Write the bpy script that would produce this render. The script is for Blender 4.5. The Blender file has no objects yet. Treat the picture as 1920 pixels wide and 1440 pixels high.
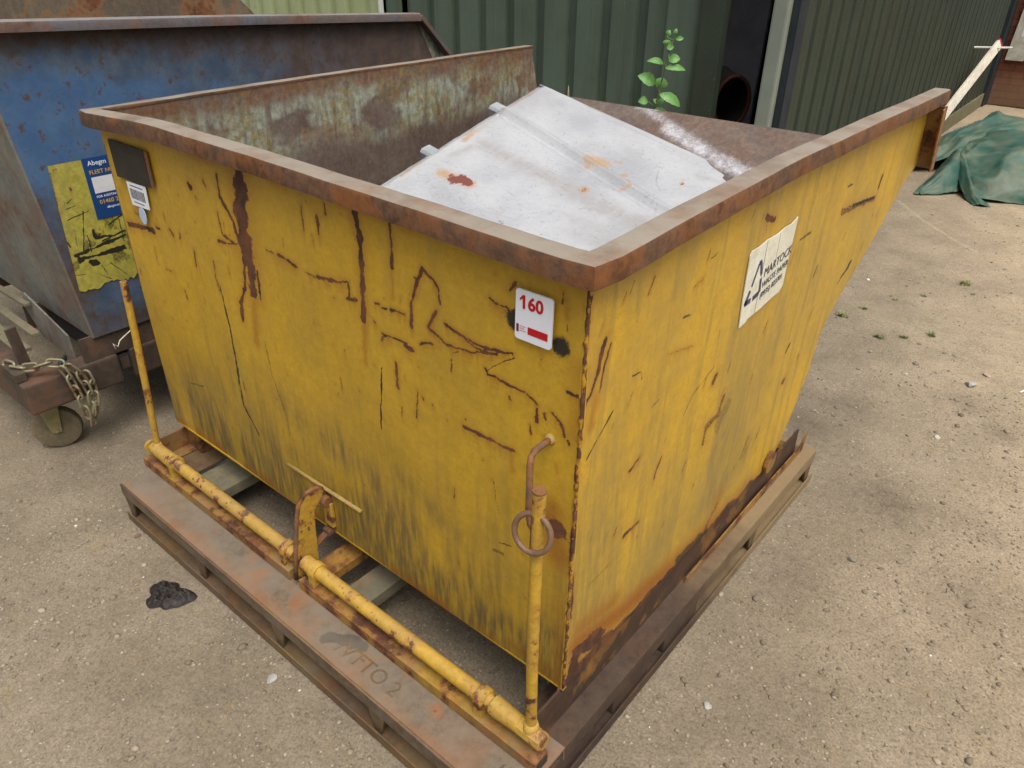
import bpy, bmesh, math, random
import numpy as np
from mathutils import Vector, Matrix, Euler
random.seed(7)
S = bpy.context.scene
COL = S.collection
# ---------------------------------------------------------------- camera
cam = bpy.data.cameras.new('camera'); camo = bpy.data.objects.new('camera', cam); COL.objects.link(camo)
cam.sensor_width = 36.0; cam.lens = 36.0 * 1405.4 / 1920.0; cam.clip_start = .02; cam.clip_end = 900
camo.location = (.5868, -.8874, 1.6381)
camo.rotation_euler = (math.radians(59.229), math.radians(-.482), math.radians(40.077))
S.camera = camo
# ---------------------------------------------------------------- sky, sun, exposure (soft overcast day)
SUN_EL, SUN_AZ = 62.0, 118.0        # azimuth measured from +y towards +x
w = bpy.data.worlds.new('World'); S.world = w; w.use_nodes = True
nt = w.node_tree; nt.nodes.clear()
sky = nt.nodes.new('ShaderNodeTexSky'); sky.sky_type = 'NISHITA'; sky.sun_disc = False
sky.sun_elevation = math.radians(SUN_EL); sky.sun_rotation = math.radians(SUN_AZ)
sky.air_density = 1.6; sky.dust_density = 6.0; sky.ozone_density = 1.0
hs = nt.nodes.new('ShaderNodeHueSaturation'); hs.inputs['Saturation'].default_value = .42
bg = nt.nodes.new('ShaderNodeBackground'); bg.inputs['Strength'].default_value = .15
wo = nt.nodes.new('ShaderNodeOutputWorld')
tcw = nt.nodes.new('ShaderNodeTexCoord'); spw = nt.nodes.new('ShaderNodeSeparateXYZ'); mrw = nt.nodes.new('ShaderNodeMapRange'); vmw = nt.nodes.new('ShaderNodeVectorMath'); vmw.operation = 'SCALE'
mrw.inputs['To Min'].default_value = .15; mrw.inputs['To Max'].default_value = 1.75      # cloud cover: brighter overhead than at the horizon
nt.links.new(tcw.outputs['Generated'], spw.inputs[0]); nt.links.new(spw.outputs[2], mrw.inputs['Value'])
nt.links.new(sky.outputs[0], hs.inputs['Color']); nt.links.new(hs.outputs[0], vmw.inputs[0]); nt.links.new(mrw.outputs[0], vmw.inputs['Scale']); nt.links.new(vmw.outputs[0], bg.inputs['Color']); nt.links.new(bg.outputs[0], wo.inputs['Surface'])
sl = bpy.data.lights.new('sun', 'SUN'); sl.energy = 1.3; sl.angle = math.radians(35); sl.color = (1, .97, .92)
so = bpy.data.objects.new('sun', sl); COL.objects.link(so)
_el, _az = math.radians(SUN_EL), math.radians(SUN_AZ)
_d = Vector((math.sin(_az)*math.cos(_el), math.cos(_az)*math.cos(_el), math.sin(_el)))
so.rotation_euler = _d.to_track_quat('Z', 'Y').to_euler(); so.location = (4, -3, 8)
S.view_settings.view_transform = 'Standard'; S.view_settings.look = 'None'; S.view_settings.gamma = 1
S.view_settings.exposure = 0.02
# ---------------------------------------------------------------- helpers
def C(h, k=1.0):
    v = [int(h[i:i+2], 16)/255 for i in (0, 2, 4)]
    return tuple([k*((c/12.92) if c <= .04045 else ((c+.055)/1.055)**2.4) for c in v] + [1])
class NT:
    def __init__(s, name):
        s.m = bpy.data.materials.new(name); s.m.use_nodes = True
        s.t = s.m.node_tree; s.t.nodes.clear()
        s.out = s.t.nodes.new('ShaderNodeOutputMaterial'); s.b = s.t.nodes.new('ShaderNodeBsdfPrincipled')
        s.t.links.new(s.b.outputs[0], s.out.inputs['Surface'])
        s.co = s.t.nodes.new('ShaderNodeTexCoord').outputs['Object']
    def put(s, sock, v):
        if isinstance(v, bpy.types.NodeSocket): s.t.links.new(v, sock)
        elif v is not None: sock.default_value = v
    def map(s, sc=(1, 1, 1), rot=(0, 0, 0), loc=(0, 0, 0)):
        n = s.t.nodes.new('ShaderNodeMapping'); s.put(n.inputs[0], s.co)
        n.inputs['Scale'].default_value = sc; n.inputs['Rotation'].default_value = rot; n.inputs['Location'].default_value = loc
        return n.outputs[0]
    def noise(s, scale, detail=4, rough=.55, vec=None, dist=0):
        n = s.t.nodes.new('ShaderNodeTexNoise'); s.put(n.inputs['Vector'], vec or s.co)
        n.inputs['Scale'].default_value = scale; n.inputs['Detail'].default_value = detail
        n.inputs['Roughness'].default_value = rough; n.inputs['Distortion'].default_value = dist
        return n.outputs['Fac']
    def vor(s, scale, vec=None, feat='F1', out='Distance'):
        n = s.t.nodes.new('ShaderNodeTexVoronoi'); n.feature = feat; s.put(n.inputs['Vector'], vec or s.co); n.inputs['Scale'].default_value = scale
        return n.outputs[out]
    def step(s, v, a, b, lo=0., hi=1.):
        n = s.t.nodes.new('ShaderNodeMapRange'); n.interpolation_type = 'SMOOTHSTEP'
        s.put(n.inputs[0], v)
        for i, q in enumerate((a, b, lo, hi)): n.inputs[i+1].default_value = q
        return n.outputs[0]
    def math(s, op, a, b=None, clamp=False):
        n = s.t.nodes.new('ShaderNodeMath'); n.operation = op; n.use_clamp = clamp
        s.put(n.inputs[0], a); s.put(n.inputs[1], b); return n.outputs[0]
    def mix(s, f, a, b, mode='MIX'):
        n = s.t.nodes.new('ShaderNodeMix'); n.data_type = 'RGBA'; n.blend_type = mode
        s.put(n.inputs['Factor'], f); s.put(n.inputs['A'], a); s.put(n.inputs['B'], b); return n.outputs['Result']
    def attr(s, name='marks'):
        n = s.t.nodes.new('ShaderNodeAttribute'); n.attribute_name = name
        sp = s.t.nodes.new('ShaderNodeSeparateColor'); s.t.links.new(n.outputs['Color'], sp.inputs[0])
        return sp.outputs[0], sp.outputs[1], sp.outputs[2], n.outputs['Alpha']
    def sep(s, v=None):
        n = s.t.nodes.new('ShaderNodeSeparateXYZ'); s.put(n.inputs[0], v or s.co); return n.outputs
    def bump(s, h, strength=.3, dist=.002):
        n = s.t.nodes.new('ShaderNodeBump'); n.inputs['Strength'].default_value = strength; n.inputs['Distance'].default_value = dist
        s.put(n.inputs['Height'], h); s.t.links.new(n.outputs[0], s.b.inputs['Normal'])
    def fin(s, col, rough=.6, metal=0., spec=.4):
        s.put(s.b.inputs['Base Color'], col); s.put(s.b.inputs['Roughness'], rough); s.put(s.b.inputs['Metallic'], metal)
        s.b.inputs['Specular IOR Level'].default_value = spec
        return s.m
def rustcol(n, sc=14):
    a = n.noise(sc, 6, .65); b = n.noise(sc*4.5, 4, .6)
    c = n.mix(n.step(a, .35, .62), C('3f2a20'), C('69422b'))
    c = n.mix(n.step(b, .55, .75, 0, .7), c, C('805536'))
    return c
def worn(name, c1, c2, th=.62, rsc=3.2, speck=.0, streak=0., marks=False, rough=.55, dust=0., dcol='8c8069', stcol='6b6440', metal=0., spec=.35, soft=.035, rust=None, top=0., topc='9c9186', rc2=None, mott=.35, grime='5c5036', tan=None):
    n = NT(name)
    col = n.mix(n.step(n.noise(2.3, 7, .6), .35, .68), C(c1), C(c2))
    f = n.noise(110, 3, .6)
    col = n.mix(.5, col, n.mix(f, (.36, .36, .36, 1), (.66, .66, .66, 1)), 'OVERLAY')
    col = n.mix(mott, col, n.mix(n.step(n.noise(42, 7, .75), .34, .66), (.2, .2, .2, 1), (.78, .78, .78, 1)), 'OVERLAY')
    pit = n.math('MULTIPLY', n.step(n.vor(150), .22, .10), n.step(n.noise(6, 5, .65), .45, .62))
    col = n.mix(n.math('MULTIPLY', pit, .55), col, C('4a3420'))
    if streak:
        sn = n.noise(1., 6, .62, n.map((16, 16, 1.1)))
        big = n.noise(1.6, 3, .5)
        sf = n.math('MULTIPLY', n.step(sn, .46, .74), n.step(big, .38, .66))
        col = n.mix(n.math('MULTIPLY', sf, streak), col, C(stcol))
    if dust:
        df = n.step(n.noise(5.5, 8, .68), .4, .66)
        col = n.mix(n.math('MULTIPLY', df, dust), col, C(dcol))
    rc = n.mix(n.step(n.noise(11, 7, .68), .35, .68), C(rc2[0]), C(rc2[1])) if rc2 else rustcol(n)
    rn = n.noise(rsc, 12, .7)
    rf = n.step(rn, th, th+soft)
    hal = n.step(rn, th-.05, th+.01)
    col = n.mix(n.math('MULTIPLY', hal, .45), col, C(rc2[1] if rc2 else '96602a'))
    if speck:
        v = n.vor(62); sn2 = n.noise(9, 4, .6)
        sp = n.math('MULTIPLY', n.step(v, .30, .16), n.step(sn2, .50, .62))
        rf = n.math('MAXIMUM', rf, n.math('MULTIPLY', sp, speck))
    if marks:
        R, G, B_, A = n.attr()
        jn = n.noise(190, 5, .78)
        dn = n.noise(1., 5, .65, n.map((70, 70, 9)))
        ga = n.math('MULTIPLY', A, n.step(dn, .28, .68, .3, 1.0))
        col = n.mix(n.math('MULTIPLY', ga, .95, True), col, C(grime))
        col = n.mix(n.math('MULTIPLY', G, n.step(jn, .3, .6, .6, 1.), True), col, n.mix(jn, C('a05c12'), C('7c4a1c')))
        rf = n.math('MAXIMUM', rf, n.math('MULTIPLY', n.step(n.math('ADD', R, n.math('MULTIPLY', n.math('SUBTRACT', jn, .5), 1.9)), .38, .72), n.step(R, .04, .3)))
        bl = n.step(n.math('ADD', B_, n.math('MULTIPLY', n.math('SUBTRACT', jn, .5), .9)), .3, .7)
        bl = n.math('MULTIPLY', bl, n.step(B_, .02, .2))
    col = n.mix(rf, col, rc)
    if marks: col = n.mix(bl, col, C('2b2820'))
    if tan:
        tf = n.step(n.math('ADD', n.sep()[1], n.math('MULTIPLY', n.noise(6, 6, .7), .7)), .15, .75)
        col = n.mix(n.math('MULTIPLY', tf, .8), col, n.mix(n.noise(25, 5, .7), C(tan), C('7d6a4e')))
    if top:                       # settled dust on the faces that look up
        ge = n.t.nodes.new('ShaderNodeNewGeometry'); nz = n.sep(ge.outputs['True Normal'])[2]
        tf = n.math('MULTIPLY', n.step(nz, .55, .9), n.step(n.noise(7, 7, .65), .28, .62, .35, 1.))
        col = n.mix(n.math('MULTIPLY', tf, top), col, n.mix(n.noise(18, 5, .7), C(topc), C('857a6e')))
    h = n.math('ADD', n.math('MULTIPLY', rf, -.6), n.math('MULTIPLY', n.noise(55, 5, .7), .8))
    n.bump(h, .35, .0022)
    r = n.math('ADD', n.math('MULTIPLY', rf, .28), n.math('ADD', n.math('MULTIPLY', n.noise(12, 5, .6), .22), rough-.11))
    return n.fin(col, r, metal, spec)
def plain(name, c1, c2=None, sc=8, rough=.7, bump=.2, bs=60, spec=.3, metal=0.):
    n = NT(name); c2 = c2 or c1
    col = n.mix(n.step(n.noise(sc, 7, .65), .35, .65), C(c1), C(c2))
    if bump: n.bump(n.noise(bs, 5, .7), bump, .002)
    return n.fin(col, rough, metal, spec)

class MB:
    def __init__(s): s.v = []; s.f = []
    def add(s, vs, fs):
        b = len(s.v); s.v += [tuple(v) for v in vs]; s.f += [tuple(b+i for i in f) for f in fs]; return s
    def box(s, x0, x1, y0, y1, z0, z1):
        vs = [(x, y, z) for z in (z0, z1) for y in (y0, y1) for x in (x0, x1)]
        return s.add(vs, [(0, 2, 3, 1), (4, 5, 7, 6), (0, 1, 5, 4), (2, 6, 7, 3), (0, 4, 6, 2), (1, 3, 7, 5)])
    def beam(s, a, b, w, h, up=(0, 0, 1)):
        a, b = Vector(a), Vector(b); d = (b-a).normalized(); u = Vector(up); r = d.cross(u).normalized(); u = r.cross(d).normalized()
        vs = [p + r*(i*w/2) + u*(j*h/2) for p in (a, b) for (i, j) in ((-1, -1), (1, -1), (1, 1), (-1, 1))]
        return s.add(vs, [(0, 3, 2, 1), (4, 5, 6, 7), (0, 1, 5, 4), (1, 2, 6, 5), (2, 3, 7, 6), (3, 0, 4, 7)])
    def tube(s, pts, r, n=12, caps=True, closed=False):
        pts = [Vector(p) for p in pts]; N = len(pts); rr = r if isinstance(r, (list, tuple)) else [r]*N
        vs = []; prev = None
        for i, p in enumerate(pts):
            if closed: d = pts[(i+1) % N]-pts[i-1]
            else: d = pts[min(i+1, N-1)]-pts[max(i-1, 0)]
            d.normalize()
            if prev is None:
                a = Vector((0, 0, 1)) if abs(d.z) < .9 else Vector((1, 0, 0))
                u = d.cross(a).normalized()
            else: u = (prev - d*prev.dot(d)).normalized()
            prev = u; w = d.cross(u)
            for k in range(n):
                t = 2*math.pi*k/n; vs.append(p + u*(math.cos(t)*rr[i]) + w*(math.sin(t)*rr[i]))
        fs = []
        for i in range(N if closed else N-1):
            j = (i+1) % N
            for k in range(n): fs.append((i*n+k, i*n+(k+1) % n, j*n+(k+1) % n, j*n+k))
        if caps and not closed: fs += [tuple(range(n))[::-1], tuple((N-1)*n+k for k in range(n))]
        return s.add(vs, fs)
    def prism(s, poly, fn, t0, t1):
        """poly: 2D points; fn(a, b, t) -> 3D; extruded from t0 to t1"""
        n = len(poly); vs = [fn(a, b, t0) for a, b in poly] + [fn(a, b, t1) for a, b in poly]
        return s.add(vs, [tuple(range(n)), tuple(range(2*n-1, n-1, -1))] + [(i, i+n, (i+1) % n+n, (i+1) % n) for i in range(n)])
    def sweep(s, path, prof, up=Vector((0, 0, 1)), caps=True):
        """prof (u, v): u to the right of travel in plan, v up; mitred"""
        P = [Vector(p) for p in path]; vs = []; n = len(prof)
        for i, p in enumerate(P):
            d0 = (P[i]-P[i-1]) if i else (P[1]-P[0]); d1 = (P[i+1]-P[i]) if i < len(P)-1 else (P[-1]-P[-2])
            d0.z = 0; d1.z = 0; d0.normalize(); d1.normalize()
            r0 = Vector((d0.y, -d0.x, 0)); r1 = Vector((d1.y, -d1.x, 0)); m = r0+r1; m = m/(m.dot(r0)) if m.length > 1e-6 else r0
            for u, v in prof: vs.append(p + m*u + up*v)
        fs = [(i*n+k, (i+1)*n+k, (i+1)*n+(k+1) % n, i*n+(k+1) % n) for i in range(len(P)-1) for k in range(n)]
        if caps: fs += [tuple(range(n)), tuple((len(P)-1)*n+k for k in range(n))[::-1]]
        return s.add(vs, fs)
    def build(s, name, mat, parent=None, smooth=False, bevel=0, loc=None):
        me = bpy.data.meshes.new(name); me.from_pydata(s.v, [], s.f)
        bm = bmesh.new(); bm.from_mesh(me); bmesh.ops.recalc_face_normals(bm, faces=bm.faces)
        if bevel:
            es = [e for e in bm.edges if len(e.link_faces) == 2 and e.calc_face_angle(0) > .5]
            bmesh.ops.bevel(bm, geom=es, offset=bevel, segments=2, affect='EDGES', profile=.6)
        bm.to_mesh(me); bm.free()
        return link(name, me, mat, parent, smooth, loc)
def link(name, me, mat, parent=None, smooth=False, loc=None):
    o = bpy.data.objects.new(name, me); COL.objects.link(o)
    if mat: me.materials.append(mat)
    if smooth == True:
        me.polygons.foreach_set('use_smooth', [True]*len(me.polygons))
    elif smooth:
        me.polygons.foreach_set('use_smooth', [True]*len(me.polygons))
        bm = bmesh.new(); bm.from_mesh(me)
        for e in bm.edges:
            if len(e.link_faces) == 2 and e.calc_face_angle(0) > math.radians(smooth): e.smooth = False
        bm.to_mesh(me); bm.free()
    if parent: o.parent = parent
    if loc: o.location = loc
    return o
def tag(o, label=None, cat=None, group=None, kind=None):
    if label: o['label'] = label
    if cat: o['category'] = cat
    if group: o['group'] = group
    if kind: o['kind'] = kind
    return o
def thing(name, label, cat, loc=(0, 0, 0), group=None):
    o = bpy.data.objects.new(name, None); COL.objects.link(o); o.empty_display_size = .1
    o.location = loc
    return tag(o, label, cat, group)
_rs = np.random.RandomState(3); _LAT = _rs.rand(256, 256)
def vn(x, y):
    xi = np.floor(x).astype(int); yi = np.floor(y).astype(int); fx = x-xi; fy = y-yi
    fx = fx*fx*(3-2*fx); fy = fy*fy*(3-2*fy); a = _LAT[xi % 256, yi % 256]; b = _LAT[(xi+1) % 256, yi % 256]
    c = _LAT[xi % 256, (yi+1) % 256]; d = _LAT[(xi+1) % 256, (yi+1) % 256]
    return (a*(1-fx)+b*fx)*(1-fy)+(c*(1-fx)+d*fx)*fy
def fbm(x, y, o=5, g=.5):
    t = 0; a = 1; s = 0
    for i in range(o): t = t+a*vn(x*2**i+17.3*i, y*2**i+5.1*i); s += a; a *= g
    return t/s
def sstep(a, b, v):
    t = np.clip((v-a)/(b-a), 0, 1); return t*t*(3-2*t)
def paint(u, v, marks, chan=dict(r=0, h=1, b=2, s=2, k=2, g=3, w=0), halo=.55):
    out = np.zeros((len(u), 4))
    for mi, (k, pts, w, st) in enumerate(marks):
        ext = w*(3.2 if k in 'hgsw' else 2.6)+(.026 if k == 'r' else .004)
        P = np.array(pts, float)
        sel = np.where((u > P[:, 0].min()-ext) & (u < P[:, 0].max()+ext) & (v > P[:, 1].min()-ext) & (v < P[:, 1].max()+ext))[0]
        if not len(sel): continue
        uu = u[sel]; vv = v[sel]
        jx = (fbm(uu*90+mi*3.7, vv*90, 3)-.5); jy = (fbm(uu*90+40, vv*90+mi*5.3, 3)-.5)
        amp = min(.008, w*.55+.0012)
        uu = uu+jx*amp; vv = vv+jy*amp
        d = np.full(len(uu), 9.)
        if len(P) == 1: d = np.hypot(uu-P[0, 0], vv-P[0, 1])
        for a, b in zip(P[:-1], P[1:]):
            ab = b-a; L = ab@ab+1e-12; t = np.clip(((uu-a[0])*ab[0]+(vv-a[1])*ab[1])/L, 0, 1)
            d = np.minimum(d, np.hypot(uu-a[0]-t*ab[0], vv-a[1]-t*ab[1]))
        hw = w/2
        wn = np.clip(.15+1.5*fbm(uu*38+mi, vv*38, 3), .25, 1.5)
        if k in 'hgsw':
            m = np.exp(-(d/(w*.75 if k == 's' else w*.6))**2)*st
            if k == 'g': m *= .4+1.2*fbm(uu*60, vv*7, 3)
        else: m = sstep(hw*1.1+.001, hw*.55, d/wn)*st
        c = chan[k]; out[sel, c] = np.maximum(out[sel, c], m)
        if k == 'r' and halo and w > .002:
            sv_ = sstep(.35, .6, fbm(uu*120+mi, vv*9, 2))          # rust bled down by the rain
            for dz, am in ((.005, .75), (.012, .5), (.022, .3)):
                dd_ = np.full(len(uu), 9.); V2 = vv+dz
                for a, b in zip(P[:-1], P[1:]):
                    ab = b-a; L = ab@ab+1e-12; t = np.clip(((uu-a[0])*ab[0]+(V2-a[1])*ab[1])/L, 0, 1); dd_ = np.minimum(dd_, np.hypot(uu-a[0]-t*ab[0], V2-a[1]-t*ab[1]))
                out[sel, 1] = np.maximum(out[sel, 1], am*st*sv_*sstep(w*.8+.002, 0, dd_))
        if k == 'r' and halo: out[sel, 1] = np.maximum(out[sel, 1], halo*st*np.exp(-(d/(w*.8+.003))**2))
    return np.clip(out, 0, 1)
def gridmesh(name, P, nu, nv, mat, parent=None, attr=None, extra=None, smooth=True, flip=False):
    """P (nu*nv, 3), index i*nv+j. extra: MB of more faces in the same mesh"""
    i, j = np.meshgrid(np.arange(nu-1), np.arange(nv-1), indexing='ij')
    a = (i*nv+j).ravel(); q = np.stack([a, a+nv, a+nv+1, a+1], 1)
    if flip: q = q[:, ::-1]
    n0 = len(P); V = P; ex = extra.v if extra else []
    me = bpy.data.meshes.new(name)
    if ex: V = np.vstack([P, np.array(ex)])
    fs = extra.f if extra else []
    nl = q.size+sum(len(f) for f in fs); nf = len(q)+len(fs)
    me.vertices.add(len(V)); me.vertices.foreach_set('co', V.astype('f').ravel())
    me.loops.add(nl); me.polygons.add(nf)
    li = np.concatenate([q.ravel()]+[np.array(f)+n0 for f in fs]).astype('i')
    ls = np.concatenate([np.arange(len(q))*4, q.size+np.cumsum([0]+[len(f) for f in fs])[:-1]]).astype('i') if fs else (np.arange(len(q))*4).astype('i')
    me.loops.foreach_set('vertex_index', li); me.polygons.foreach_set('loop_start', ls)
    me.update(calc_edges=True); me.validate()
    sm = np.zeros(len(me.polygons), bool); sm[:len(q)] = smooth; me.polygons.foreach_set('use_smooth', sm)
    if attr is not None:
        at = me.color_attributes.new('marks', 'FLOAT_COLOR', 'POINT')
        full = np.zeros((len(V), 4), 'f'); full[:n0] = attr; at.data.foreach_set('color', full.ravel())
    return link(name, me, mat, parent)
def text(body, size, mat, parent, org, ax, ay, ext=.0004, name='lettering', shear=0, align='LEFT', bold=0):
    cu = bpy.data.curves.new('t', 'FONT'); cu.body = body; cu.size = size; cu.shear = shear; cu.align_x = align; cu.extrude = ext; cu.resolution_u = 3; cu.offset = bold
    o = bpy.data.objects.new('t', cu); COL.objects.link(o); bpy.context.view_layer.update()
    me = bpy.data.meshes.new_from_object(o.evaluated_get(bpy.context.evaluated_depsgraph_get()))
    bpy.data.objects.remove(o); bpy.data.curves.remove(cu)
    ax = Vector(ax).normalized(); ay = Vector(ay).normalized(); az = ax.cross(ay)
    M = Matrix((ax, ay, az)).transposed().to_4x4(); M.translation = Vector(org); me.transform(M)
    return link(name, me, mat, parent)

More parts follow.
